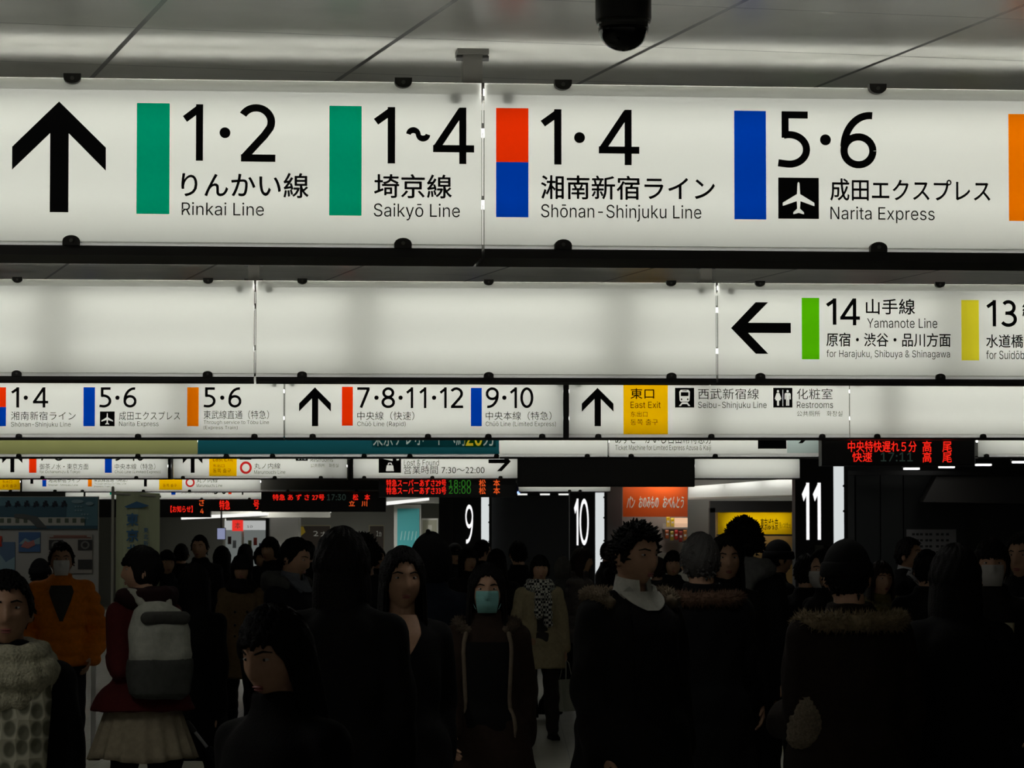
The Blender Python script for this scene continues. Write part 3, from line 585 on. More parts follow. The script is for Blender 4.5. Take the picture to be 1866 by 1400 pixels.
# shops at the back right
t = Thing('bakery_kiosk', 1190, 1000, 74.5, 'kiosk under an orange signboard beside the number ten pillar', 'kiosk', ground=True); t.r.location.z = t.o.z = 0
t.slab('counter', 1140, 1253, 1010, 1100, pbr('kiosk_counter', rgb(130, 128, 120), .5), -.1, .6, floor=True); t.slab('back_wall', 1103, 1253, 890, 1010, pbr('kiosk_wall', rgb(150, 148, 142), .5), .6, .05)
t.slab('side_panel', 1103, 1134, 880, 1100, pbr('kiosk_grey', rgb(95, 97, 97), .5), .2, .1, floor=True)
t.slab('lit_shelf', 1228, 1253, 944, 962, emit('warm_shelf', (1, .62, .38, 1), .8), .5, .05); t.slab('shelf', 1208, 1253, 961, 964, ALU, .1, .5)
for k in range(5): t.slab('wire_rail', 1208, 1253, 955 + k * 2.2, 955.6 + k * 2.2, ALU, .05, .02)
sg = Thing('signboard', 1194, 943, 74, 'orange signboard with white lettering over the kiosk', 'sign')
sg.slab('board', 1135, 1253, 886, 942, pbr('orange_board', rgb(238, 92, 12), .5), 0, .12)
for x0, x1, w in ((1142, 1157, 'パン'), (1164, 1200, 'おのみもの'), (1208, 1246, 'おべんとう')): sg.text(w, x0, x1, 905, 926, LETW, bold=.01, shear=.25)
for x in (1150, 1180, 1210, 1240):
    a, z = sg.xz(x, 887); MB().cap((a, -.5, z + .05), .05, (a, -.2, z + .05), .05, 10).obj('spotlight', emit('glow_spot', (1, .9, .7, 1), 5), sg.r)
MB().box(sg.xz(1150, 880)[0], sg.xz(1240, 880)[0], -.52, -.48, sg.xz(1150, 886)[1], sg.xz(1150, 884)[1]).obj('lamp_bar', DARK, sg.r)
for x in (1145, 1243): a = sg.xz(x, 890)[0]; MB().box(a - .02, a + .02, .03, .07, .3, CEIL - sg.o.z).obj('hanger_rod', DARK, sg.r)
for k, (x0, x1, y0, y1, c) in enumerate(((1222, 1229, 944, 960.6, (250, 225, 30)), (1214, 1221, 941, 960.6, (245, 215, 40)), (1212, 1219, 966, 982, (180, 90, 30)), (1221, 1228, 968, 985, (170, 150, 40)), (1229, 1236, 966, 984, (200, 40, 25)), (1237, 1244, 968, 988, (150, 30, 25)), (1245, 1252, 966, 986, (190, 120, 40)))):
    g = Thing('snack_packet', (x0 + x1) / 2, y1, 74.8 if k < 2 else 74.5, ['tall yellow packet standing on the kiosk shelf', 'second yellow packet left on the kiosk shelf', 'brown packet hanging leftmost under the kiosk shelf', 'olive packet hanging under the kiosk shelf', 'bright red packet hanging under the kiosk shelf', 'dark red packet hanging under the kiosk shelf', 'ochre packet hanging rightmost under the kiosk shelf'][k], 'packet', 'goods in the kiosk')
    a, z1 = g.xz(x0, y0); b, z0 = g.xz(x1, y1); mm = MB(); mm.loft([(z0, (b - a) * .5, .01, 0, 0), (z0 + .03, (b - a) * .5, .03, 0, 0), (z1 - .03, (b - a) * .5, .03, 0, 0), (z1, (b - a) * .5, .008, 0, 0)], 12, 4); mm.obj('bag', pbr('packet_%d' % k, rgb(*c), .4), g.r); MB().box(-(b - a) * .3, (b - a) * .3, -.032, -.026, (z0 * .6 + z1 * .4), (z0 * .4 + z1 * .6)).obj('print', LETW, g.r)
t = Thing('shop_fascia', 1350, 908, 75, 'bright white lit fascia over the shops at back right', 'fascia')
q = [t.xz(1254, 887), t.xz(1500, 868), t.xz(1500, 901), t.xz(1254, 907)]; m = MB(); m.add([(x, 0, z) for x, z in q] + [(x, .3, z) for x, z in q], [(3, 2, 1, 0), (4, 5, 6, 7), (0, 1, 5, 4), (2, 3, 7, 6), (0, 4, 7, 3), (1, 2, 6, 5)]); m.f = [(0, 1, 2, 3)]; m.obj('light_panel', WHITE, t.r)
for c0, c1 in ((.01, .25), (.29, .53), (.57, .81), (.85, .99)):
    lp = [Vector((q[0][0] + (q[1][0] - q[0][0]) * c, .14, q[0][1] + (q[1][1] - q[0][1]) * c - .035)) for c in (c0, c1)]; MB().cap(lp[0], .016, lp[1], .016, 8).obj('tube_lamp', emit('glow_fascia', (1, 1, .97, 1), 8.5), t.r)
q = [t.xz(1254, 907.3), t.xz(1500, 901.3), t.xz(1500, 905), t.xz(1254, 910.5)]; m = MB(); m.add([(x, -.05, z) for x, z in q] + [(x, .02, z) for x, z in q], [(3, 2, 1, 0), (4, 5, 6, 7), (0, 1, 5, 4), (2, 3, 7, 6), (0, 4, 7, 3), (1, 2, 6, 5)]); m.obj('trim', ALU, t.r)
t = Thing('sweet_shop', 1370, 1000, 74, 'dark framed shop front with a yellow lettered sign at back right', 'shop', ground=True); t.r.location.z = t.o.z = 0
FR = pbr('shop_frame', rgb(50, 48, 46), .5)
t.slab('header', 1294, 1500, 913, 934, FR, -.1, .4); t.slab('jamb', 1293, 1304, 926, 1100, FR, -.1, .4, floor=True); t.slab('back_wall', 1304, 1449, 934, 1100, pbr('shop_wall', rgb(170, 140, 90), .6), .35, .05, floor=True)
b = t.slab('sign_board', 1308, 1443, 934, 974, film('film_shop', rgb(214, 196, 40)), -.02, .01); t.slab('sign_edge', 1306, 1445, 974, 977, FR, -.04, .1)
t.text('東京ばな奈', 1386, 1418, 945, 966, INK, -.03, bold=.008); t.text('「見ぃつけたっ」', 1419, 1441, 952, 963, INK, -.03)
for x in (1335, 1375, 1415):
    a, z = t.xz(x, 954); MB().cap((a - .2, .15, z), .015, (a + .2, .15, z), .015, 8).obj('tube_lamp', emit('glow_shop', (1, .95, .82, 1), 8), t.r)
MB().cap(t.xz(1330, 990)[:1] + (.2, 2.3), .02, t.xz(1440, 990)[:1] + (.2, 2.3), .02, 8).obj('tube_lamp', MATS['glow_shop'], t.r)
t.slab('display_case', 1320, 1446, 1010, 1100, pbr('case_front', rgb(150, 120, 70), .4), .0, .3, floor=True)
# left rear: shop lights, kiosk, doors, posters
def striplight(x0, x1, y0, y1, Y, label):
    t = Thing('ceiling_strip_light', (x0 + x1) / 2, y1, Y, label, 'lamp'); a, za = t.xz(x0, y1); b, zb = t.xz(x1, y0); h = .09
    m = MB(); m.add([(a, 0, za), (b, .6, zb), (b, .9, zb), (a, .3, za), (a, 0, za + h), (b, .6, zb + h * .6), (b, .9, zb + h * .6), (a, .3, za + h)], [(3, 2, 1, 0), (4, 5, 6, 7), (0, 1, 5, 4), (1, 2, 6, 5), (2, 3, 7, 6), (3, 0, 4, 7)]); m.obj('diffuser', GLOW, t.r)
    zc = CEIL - t.o.z; MB().box(a, b, .35, .5, min(za, zb) + h * .6, zc).obj('mount', WALLG, t.r)
striplight(330, 600, 934, 947, 86, 'long white strip light over the far left kiosk'); striplight(702, 838, 905, 921, 88, 'white strip light over the teal banner door'); striplight(800, 838, 908, 916, 86.5, 'short white strip light left of pillar nine')
t = Thing('vending_kiosk', 447, 1000, 84, 'small bright shop with a red sign on its white header', 'shop', ground=True); t.r.location.z = t.o.z = 0
t.slab('header', 409, 484, 949, 966, emit('glow_header', (.9, .92, .9, 1), .45), -.1, .4); t.slab('red_sign', 423, 443, 948, 968, emit('glow_redsign', (1, .04, .03, 1), .75), -.12, .02); t.text('本', 428, 438, 952, 964, LETW, -.13); t.text('10', 450, 460, 958, 962, INK, -.11)
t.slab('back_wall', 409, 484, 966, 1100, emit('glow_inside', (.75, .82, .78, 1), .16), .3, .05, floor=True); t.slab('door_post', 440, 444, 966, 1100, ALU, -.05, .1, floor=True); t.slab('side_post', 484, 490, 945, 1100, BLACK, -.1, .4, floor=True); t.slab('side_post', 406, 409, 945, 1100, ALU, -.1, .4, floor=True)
for x, y, c in ((415, 978, (60, 40, 40)), (424, 985, (140, 150, 160)), (452, 985, (90, 100, 60)), (462, 980, (160, 60, 50)), (472, 990, (60, 70, 100))): t.slab('goods', x, x + 6, y, y + 14, pbr('goods_%d' % x, rgb(*c), .5), .1, .1)
t = Thing('monitor', 403, 984, 83.5, 'small bluish lit monitor left of the far kiosk', 'monitor'); t.slab('screen', 396, 410, 963, 983, emit('glow_screen', (.5, .55, .85, 1), .45), -.02, .02); t.slab('case', 395, 411, 962, 984, BLACK, 0, .1); MB().box(-.02, .02, .03, .07, .1, CEIL - t.o.z).obj('mount_pole', DARK, t.r)
for i, (x0, x1) in enumerate(((543, 602), (672, 700))):
    t = Thing('poster', (x0 + x1) / 2, 1010, 91.93, ('dark poster with a yellow corner left of the bushy head', 'dark poster with a pale edge beside the teal banner')[i], 'poster'); t.slab('frame', x0, x1, 957, 1010, pbr('poster_frame', rgb(150, 145, 120), .6), 0, .05); t.slab('print', x0 + 2, x1 - 1, 959, 1009, pbr('poster_dark', rgb(62, 50, 40), .6), -.01, .02)
    if i == 0: t.shape([[(0, 0), (.9, .5), (.6, 1), (0, 1)]], 545, 558, 960, 980, pbr('poster_yellow', rgb(220, 185, 30), .6), 'print', -.014)
    t.text('2ヵ', x0 + (28 if i == 0 else 14), x1 - 5, 968, 978, LETW, -.015)
t = Thing('banner_door', 744, 1010, 89, 'teal advertising banner in a pale door frame', 'banner', ground=True); t.r.location.z = t.o.z = 0; t.slab('frame', 718, 767, 920, 1060, pbr('frame_pale', rgb(170, 170, 164), .5), .03, .06, floor=True); t.slab('banner', 724, 764, 927, 1060, pbr('teal_banner', rgb(50, 150, 155), .6), -.02, .04)
for k in range(5): t.shape([[(.2, 0), (.5, .05), (.9, 1), (.6, .95)]], 728 + k * 6.6, 734 + k * 6.6, 968, 985, pbr('pale_print', rgb(140, 190, 190), .6), 'print', -.03)
t = Thing('notice_panel', 784, 1010, 89.5, 'cream notice panel right of the teal banner', 'panel', ground=True); t.r.location.z = t.o.z = 0; t.slab('frame', 768, 798, 945, 1060, ALU, .03, .06, floor=True); t.slab('sheet', 770, 796, 948, 1060, pbr('cream_panel', rgb(170, 170, 150), .6), -.0, .04); t.slab('print', 780, 787, 957, 966, pbr('print_white', rgb(205, 205, 195), .6), -.012, .01)  # framed cream notice panel, no door
wall('trim_1', 800, 832, 80.5, pbr('dark_post', rgb(40, 36, 36), .5), th=.4)
wall('trim_2', 486, 545, 87, pbr('post_grey', rgb(105, 104, 100), .5), th=.8)
# poster board at left
t = Thing('poster_board', 88, 1200, 27, 'standing poster board with teal header behind the orange jacket', 'board', ground=True); t.r.location.z = t.o.z = 0
BW = pbr('board_white', rgb(178, 178, 172), .6); HB = pbr('board_teal', rgb(92, 135, 148), .6); HD = pbr('board_dark_teal', rgb(58, 96, 112), .6)
t.slab('panel', -120, 178, 905, 1195, BW, 0, .04); t.slab('leg', -100, -92, 1190, 1260, ALU, 0, .04, floor=True); t.slab('leg', 166, 174, 1190, 1260, ALU, 0, .04, floor=True)
hd = t.slab('header', -120, 178, 906, 964, HB, -.012, .012); t.slab('header_band', -120, 120, 922, 948, HD, -.018, .006, hd); t.slab('header_band', -120, 178, 958, 964, HD, -.018, .006, hd)
for k in range(7): t.shape([[(.0, .1 + .05 * (k % 3)), (.4, 0), (.5, .25), (.9, .1), (1, .5 + .1 * (k % 2)), (.75, .6), (.8, .95), (.4, 1), (.35, .7), (.1, .8), (.15, .45)]], 9 + k * 17, 20 + k * 17, 912 + (k % 2), 925, pbr('board_ink', rgb(28, 36, 50), .7), 'print', -.022, hd)
t.slab('train_body', -20, 154, 943, 958, pbr('train_white', rgb(188, 188, 178), .6), -.02, .004, hd)
for x in (0, 13, 28, 43, 88, 103, 118, 132, 147): t.slab('train_window', x, x + 7, 945, 953, pbr('train_window', rgb(96, 108, 90), .6), -.022, .003, hd)
t.shape([[(0, 1), (.3, 1), (.7, .8), (1, 0), (.7, 0), (.45, .6), (.0, .75)]], 26, 86, 937, 962, pbr('train_nose', rgb(88, 92, 90), .6), 'train_nose', -.026, hd)
for x, y, r_ in ((141, 914, 11), (163, 918, 7)): t.shape([circ(.5, .5, .5)], x - r_, x + r_, y - 3.5, y + 3.5, pbr('cloud', rgb(140, 170, 180), .6), 'cloud', -.022, hd)
for k in range(12): x, y = 136 + (k % 3) * 5 + (k // 6) * 12, 922 + (k // 3) * 7; t.shape([circ(.5, .5, .5, None, 10)], x, x + 3, y, y + 3, MATS['cloud'], 'dot', -.022, hd)
PI_ = [('sky blue travel sheet', -14, 27, 988, 1040, (92, 120, 150)), ('red crab leaflet', 34, 73, 970, 1006, (70, 110, 160)), ('map sheet', 86, 168, 974, 1045, (172, 168, 160))]
for lab, x0, x1, y0, y1, c in PI_:
    po = t.slab('poster', x0, x1, y0, y1, pbr('sheet_' + lab.split()[0], rgb(*c), .6), -.012, .012)
    if lab.startswith('red'):
        t.shape([[(0, .2), (.3, .9), (.5, .7), (.9, 1), (1, .4), (.5, 0)]], 38, 64, 984, 1000, pbr('leaflet_red', rgb(190, 120, 115), .6), 'print', -.016, po); t.shape([[(0, 0), (.3, .7), (.6, .3), (1, .8), (1, 0)]], 34, 73, 976, 992, MATS['cloud'], 'print', -.015, po)
    if lab.startswith('map'):
        for cx in (102, 155): t.shape([SQ], cx - 13, cx + 13, 984, 1003, pbr('print_dark', rgb(58, 58, 58), .6), 'print', -.016, po); t.shape([circ(.5, .5, .5), circ(.5, .5, .3)], cx - 8, cx + 8, 986, 1001, pbr('print_mid', rgb(120, 120, 116), .6), 'print', -.018, po)
        t.shape([SQ], 142, 168, 1020, 1038, MATS['print_dark'], 'print', -.016, po); t.shape([rect(0, 1, 0, .3), rect(.1, .9, .5, 1)], 90, 166, 976, 981, pbr('print_red', rgb(150, 95, 80), .6), 'print', -.016, po)
    if lab.startswith('sky'): t.shape([[(0, 0), (0, .5), (.3, .9), (.6, .4), (1, .7), (1, 0)]], -14, 27, 1005, 1038, MATS['cloud'], 'print', -.016, po)
t.shape([[(0, 0), (1, .1), (.9, .5), (1, 1), (0, 1)]], -10, 4, 977, 998, pbr('print_redmark', rgb(190, 60, 45), .6), 'print', -.016)
# unseen fill lamps added on the hall ceiling to brighten walls and crowd
def fill_lamp(x, y, w, d, power, label):
    r = empty('ceiling_lamp', (x, y, CEIL)); tag(r, label, 'lamp', 'added fill lamps on the ceiling'); MB().box(-w / 2, w / 2, -d / 2, d / 2, -.05, 0).obj('lamp_housing', ALU, r)
    MB().box(-w / 2 + .03, w / 2 - .03, -d / 2 + .03, d / 2 - .03, -.056, -.05).obj('diffuser', emit('lamp_%d' % (power * 10), (1, .98, .92, 1), power), r)
for x, y, pw in FILL_LAMPS: fill_lamp(x, y, .6, 1.2, pw, 'flush fill lamp added on the station ceiling, out of sight')
# tactile strip on the floor
a, b = at(880, 1205, 48.5).x, at(1500, 1205, 48.5).x; o = MB().box(a, b, 48.3, 48.75, 0, .006).obj('tactile_paving', pbr('tactile_yellow', rgb(190, 165, 50), .6)); tag(o, 'yellow tactile paving strip across the far floor', 'tactile strip')
# ------------------------------------------------------------------ people
def remesh(m, name, voxel, smooth=4, fac=.5, fn=None):
    o = bpy.data.objects.new('tmp', m.mesh('tmp')); C.objects.link(o)
    q = o.modifiers.new('r', 'REMESH'); q.mode = 'VOXEL'; q.voxel_size = voxel; q.adaptivity = 0
    if smooth: q = o.modifiers.new('s', 'SMOOTH'); q.factor = fac; q.iterations = smooth
    dg = DG(); dg.update(); me = bpy.data.meshes.new_from_object(o.evaluated_get(dg)); me.name = name
    old = o.data; bpy.data.objects.remove(o); bpy.data.meshes.remove(old)
    if fn:
        n = len(me.vertices); a = np.empty(n * 3, np.float32); me.vertices.foreach_get('co', a); a = a.reshape(-1, 3).astype(float)
        nr = np.empty(n * 3, np.float32); me.vertices.foreach_get('normal', nr); nr = nr.reshape(-1, 3)
        me.vertices.foreach_set('co', (a + nr * fn(a)[:, None]).astype(np.float32).ravel()); me.update()
    me.shade_smooth(); return me
def folds(amp, f=1.0):
    def fn(a):
        x, y, z = a.T
        return amp * (np.sin(31 * f * z + 9 * x + 4 * np.sin(13 * y)) * .5 + np.sin(47 * f * x + 17 * z) * .3 + np.sin(23 * f * (z + x) + 29 * y) * .4)
    return fn
def quilt(amp):
    def fn(a): return amp * np.abs(np.sin(a[:, 2] * 34 + .25 * np.sin(a[:, 0] * 30))) - amp * .5 + folds(.004)(a)
    return fn
HA, HB_, HC = .0765, .097, .119
def gs(v, s): return math.exp(-(v / s) ** 2)
def head_pt(sx, sy, sz):
    x, y, z = HA * sx, HB_ * sy, HC * sz
    if sz < 0:
        t = -sz; x *= 1 - .30 * t ** 1.7; y *= (1 - .06 * t * t) if sy < 0 else (1 - .38 * t)
    if sy < 0:
        f = min(1, -sy * 2); n = 0
        if z > .03: n = max(0, 1 - (z - .03) / .012) * .15
        elif z > -.030: n = .15 + .85 * ((.03 - z) / .06) ** 1.2
        else: n = max(0, 1 - (-.030 - z) / .012)
        d = -.024 * gs(x, .0125 + .004 * n) * n - .005 * gs(z - .038, .012) * gs(x, .045) + .011 * gs(abs(x) - .033, .017) * gs(z - .014, .014)
        d += -.008 * gs(x, .022) * gs(z + .062, .012) + .005 * gs(x, .02) * gs(z + .0605, .0035) - .009 * gs(x, .022) * gs(z + .100, .015) - .004 * gs(abs(x) - .045, .02) * gs(z + .02, .025)
        y += d * f
    return (x, y, z)
def face_pt(x, z, off=0):
    sz = z / HC; jf = 1 - .30 * (-sz) ** 1.7 if sz < 0 else 1; sx = x / (HA * jf); sy = -math.sqrt(max(.01, 1 - sx * sx - sz * sz))
    p = Vector(head_pt(sx, sy, sz)); n = Vector((p.x / HA ** 2, p.y / HB_ ** 2, p.z / HC ** 2)).normalized(); return p + n * off
def head_mb(m, M, n=44, k=34):
    v = []; f = []
    for i in range(k + 1):
        th = math.pi * i / k
        for j in range(n):
            ph = 2 * math.pi * j / n; v.append(M @ Vector(head_pt(math.sin(th) * math.cos(ph), math.sin(th) * math.sin(ph), -math.cos(th))))
    for i in range(k):
        for j in range(n): f.append((i * n + j, i * n + (j + 1) % n, (i + 1) * n + (j + 1) % n, (i + 1) * n + j))
    m.add(v, f)
    for sg in (-1, 1):
        e = MB(); e.ell((sg * .079, .012, -.008), .011, .02, .032, 10, 8); m.add([M @ Vector(q) for q in e.v], e.f)
# pose: legs (swing of left, right leg in degrees), arms (abduct, swing, elbow bend, inward) left then right
POSES = {'stand': ((3, -2), ((8, 0, 12, 4), (8, 2, 14, 4))), 'walk': ((20, -18), ((8, -16, 18, 4), (8, 18, 24, 6))), 'walk2': ((-16, 18), ((9, 14, 30, 6), (9, -12, 14, 4))),
         'hold': ((4, -4), ((10, 4, 16, 4), (10, 12, 95, 22))), 'both': ((2, -3), ((12, 14, 80, 30), (12, 14, 80, 30))), 'pocket': ((4, -6), ((22, -12, 48, 26), (22, -12, 48, 26))), 'grip': ((4, -4), ((4, -14, 118, 22), (8, 2, 14, 4))), 'clutch': ((8, -8), ((4, 0, 85, 4), (10, 2, 20, 4))), 'carry': ((12, -12), ((12, 0, 10, 2), (12, 2, 60, 18)))}
class Skel: pass
def skeleton(pose, w=1.0):
    (la, lb), arms = POSES[pose]; S = Skel(); S.leg = {}; S.arm = {}; S.w = w
    for sg, a in ((1, la), (-1, lb)):
        a = math.radians(a); h = Vector((sg * .088, 0, .90)); d = Vector((sg * .02, -math.sin(a), -math.cos(a))).normalized(); k = h + d * .43
        b = a - math.radians(14 if a < 0 else 4); d2 = Vector((0, -math.sin(b), -math.cos(b))); an = k + d2 * .40; S.leg[sg] = [h, k, an]
    lo = min(S.leg[q][2].z for q in (1, -1)); S.dz = .075 - lo
    for q in (1, -1): S.leg[q] = [p + Vector((0, 0, S.dz)) for p in S.leg[q]]
    for sg, (ab, sw, be, inn) in ((1, arms[0]), (-1, arms[1])):
        ab, sw, be, inn = map(math.radians, (ab, sw, be, inn)); s0 = Vector((sg * .160 * w, .012, 1.352))
        d = Vector((sg * math.sin(ab), -math.sin(sw) * math.cos(ab), -math.cos(sw) * math.cos(ab))).normalized(); e = s0 + d * .285
        q = sw + be; d2 = Vector((sg * (math.sin(ab) * .5 - math.sin(inn)), -math.sin(q), -math.cos(q))).normalized(); S.arm[sg] = [s0, e, e + d2 * .245, d2]
    S.up = Vector((0, 0, S.dz)); return S
def hand_mb(m, wr, d, sg, curl=.5):
    side = Vector((0, -1, 0)) - d * d.dot(Vector((0, -1, 0)))
    if side.length < .2: side = Vector((0, 0, 1)) - d * d.z
    side.normalize(); n = d.cross(side) * sg
    if n.x * sg > 0: n = -n                      # palm faces the body
    for i, (q, L) in enumerate(((.033, .040), (.011, .044), (-.011, .041), (-.032, .032))):
        kn = wr + d * .085 + side * q; m.cap(wr + d * .01 + side * q * .6, .013, kn, .011, 8, 3)
        d1 = (d + n * curl * .7 + side * q * 3).normalized(); p1 = kn + d1 * L; d2 = (d1 + n * curl * 1.2).normalized(); m.cap(kn, .0098, p1, .0088, 8, 3); m.cap(p1, .0088, p1 + d2 * L * .75, .0072, 8, 3)
    t0 = wr + d * .03 + side * .026; t1 = t0 + (d * .6 + side * .8 + n * .25).normalized() * .04; m.cap(t0, .0125, t1, .0105, 8, 3); m.cap(t1, .0105, t1 + (d * .9 + side * .25 + n * .4).normalized() * .03, .0085, 8, 3)
TOR = [(.80, .10, .08, .0), (.86, .150, .105, .0), (.93, .163, .112, .005), (1.05, .138, .102, .0), (1.18, .150, .108, -.003), (1.30, .163, .108, 0), (1.37, .155, .092, .008), (1.415, .10, .075, .012), (1.45, .062, .06, .012), (1.52, .055, .058, .0)]
def torso_at(z, w=1.0):
    for a, b in zip(TOR, TOR[1:]):
        if a[0] <= z <= b[0]:
            t = (z - a[0]) / (b[0] - a[0]); return [(a[i] + (b[i] - a[i]) * t) * (w if i == 1 else 1) for i in (1, 2, 3)]
    q = TOR[0] if z < TOR[0][0] else TOR[-1]; return [q[1] * w, q[2], q[3]]
HEADC = Vector((0, -.018, 1.583))
def head_matrix(S, yaw, pitch): return Matrix.Translation(HEADC + S.up) @ Matrix.Rotation(math.radians(yaw), 4, 'Z') @ Matrix.Rotation(math.radians(pitch), 4, 'X')
CACHE = {}
def cached(key, fn):
    if key not in CACHE: CACHE[key] = fn()
    return CACHE[key]
def body_mesh(pose, w, yaw, pitch, vox):
    S = skeleton(pose, w); m = MB(); u = S.dz
    m.loft([(z + u, rx * w, ry, 0, cy) for z, rx, ry, cy in TOR], 24)
    m.cap((0, .01, 1.40 + u), .058, (0, -.012, 1.53 + u), .053)
    for sg in (1, -1):
        h, k, a = S.leg[sg]; m.cap(h + Vector((0, 0, .02)), .088, k, .056); m.cap(k, .056, k + (a - k) * .35 + Vector((0, .012, 0)), .054); m.cap(k + (a - k) * .35 + Vector((0, .012, 0)), .054, a, .036)
        m.cap(a + Vector((0, .02, -.03)), .034, a + Vector((0, -.13, -.05)), .026)
        s0, e, wr, d = S.arm[sg]; s0 = s0 + S.up; e = e + S.up; wr = wr + S.up
        m.cap((sg * .06, .01, 1.392 + u), .042, s0, .052); m.cap(s0, .051, e, .038); m.cap(e, .038, wr, .026); hand_mb(m, wr, d, sg, .55 if pose not in ('hold', 'both', 'carry') else .95)
    head_mb(m, head_matrix(S, yaw, pitch)); return remesh(m, 'body', vox, 2, .4)
def coat_mesh(pose, w, hem, flare, th, style):
    S = skeleton(pose, w); m = MB(); u = S.dz; rings = []
    zs = [hem + (1.405 - hem) * i / 14 for i in range(15)]
    for z in zs:
        rx, ry, cy = torso_at(max(z, .86), w); t = max(0, (1.02 - z)) / max(.05, 1.02 - hem) if hem < 1.02 else 0
        hips = .02 if z < 1.0 else 0; f = 1 - max(0, z - 1.36) * 2.2
        rings.append((z + u, (rx + th * .8 + hips + flare * t) * f, (ry + th + hips * .6 + flare * .85 * t) * f, 0, cy))
    rings.append((1.435 + u, .085, .08, 0, .012)); m.loft(rings, 28, 2.25)
    for sg in (1, -1):
        s0, e, wr, d = [q + S.up if i < 3 else q for i, q in enumerate(S.arm[sg])]; k = th + (.012 if style == 'puffer' else 0)
        m.cap((sg * .05, .012, 1.392 + u), .045 + th * .5, s0, .050 + k * .75); m.cap(s0, .050 + k * .8, e, .041 + k * .85); m.cap(e, .041 + k * .85, wr - d * .02, .034 + k * .75)
    if style != 'plain': m.loft([(1.40 + u, .115, .10, 0, .014), (1.45 + u, .092, .085, 0, .01), (1.49 + u, .085, .085, 0, .008)], 20)
    return remesh(m, 'coat', .0125, 5, .5, quilt(.02) if style == 'puffer' else folds(.0055))
def trousers_mesh(pose, w, wide):
    S = skeleton(pose, w); m = MB(); m.loft([(.84 + S.dz, .15, .11, 0, 0), (.93 + S.dz, .172, .12, 0, .004), (1.02 + S.dz, .15, .11, 0, 0)], 20)
    for sg in (1, -1): h, k, a = S.leg[sg]; c_ = k + (a - k) * .38 + Vector((0, .012, 0)); m.cap(h, .100, k, .070 + wide); m.cap(k, .070 + wide, c_, .068 + wide); m.cap(c_, .068 + wide, a + Vector((0, 0, .02)), .052 + wide)
    return remesh(m, 'trousers', .0125, 4, .5, folds(.005, 1.4))
def skirt_mesh(pose, w, z1, flare, pleats):
    S = skeleton(pose, w); v = []; f = []; n = 96; R_ = 12
    for sh in (0, 1):
        for i in range(R_ + 1):
            t = i / R_; z = 1.0 + (z1 - 1.0) * t
            for k in range(n):
                a = 2 * math.pi * k / n; r = 1 + .06 * t * math.sin(pleats * a) * (1 if pleats else 0) - sh * .05
                v.append(((.165 * w + .01 + flare * t) * r * math.cos(a), (.125 + flare * .9 * t) * r * math.sin(a), z + S.dz + .012 * t * math.sin(3 * a + 1)))
    q = (R_ + 1) * n
    for i in range(R_):
        for k in range(n):
            a, b, c, d = i * n + k, i * n + (k + 1) % n, (i + 1) * n + (k + 1) % n, (i + 1) * n + k; f.append((d, c, b, a)); f.append((a + q, b + q, c + q, d + q))
    for k in range(n): a, b = R_ * n + k, R_ * n + (k + 1) % n; f.append((b, a, a + q, b + q)); f.append((k, (k + 1) % n, (k + 1) % n + q, k + q))
    return mesh_of('skirt', v, f, None, True)
def shoe_mesh(pose, w, sg):
    S = skeleton(pose, w); a = S.leg[sg][2]; m = MB(); z = a.z - .075
    m.cap((a.x, a.y + .03, z + .045), .042, (a.x, a.y - .10, z + .038), .040); m.cap((a.x, a.y - .10, z + .036), .04, (a.x, a.y - .16, z + .03), .032); m.cap((a.x, a.y + .015, z + .06), .045, (a.x, a.y + .01, z + .12), .046)
    m.box(a.x - .042, a.x + .042, a.y - .17, a.y + .07, z, z + .03); return remesh(m, 'shoe', .009, 3)
def lerp(tab, x):
    for a, b in zip(tab, tab[1:]):
        if a[0] <= x <= b[0]: t = (x - a[0]) / (b[0] - a[0]); return a[1] + (b[1] - a[1]) * t
    return tab[-1][1]
HAIRS = {'short': ([(0, 56), (35, 50), (60, 66), (78, 98), (100, 104), (130, 122), (180, 128)], .014, 0), 'bangs': ([(0, 74), (40, 72), (62, 80), (75, 118), (100, 122), (130, 128), (180, 132)], .018, 0),
         'long': ([(0, 66), (40, 66), (58, 84), (70, 122), (100, 125), (180, 132)], .018, .34), 'part': ([(0, 50), (25, 54), (45, 76), (62, 110), (80, 122), (180, 132)], .02, .36), 'bob': ([(0, 72), (42, 74), (58, 100), (70, 130), (100, 132), (180, 134)], .026, .12),
         'bushy': ([(0, 56), (40, 56), (62, 70), (78, 100), (180, 130)], .042, 0), 'spiky': ([(0, 58), (35, 54), (58, 68), (76, 96), (100, 104), (180, 126)], .013, 0), 'beanie': ([(0, 58), (60, 66), (100, 84), (180, 98)], .024, 0), 'cap': ([(0, 56), (90, 74), (180, 88)], .02, 0), 'hood': ([(0, 40), (30, 46), (50, 76), (62, 128), (180, 140)], .034, 0)}
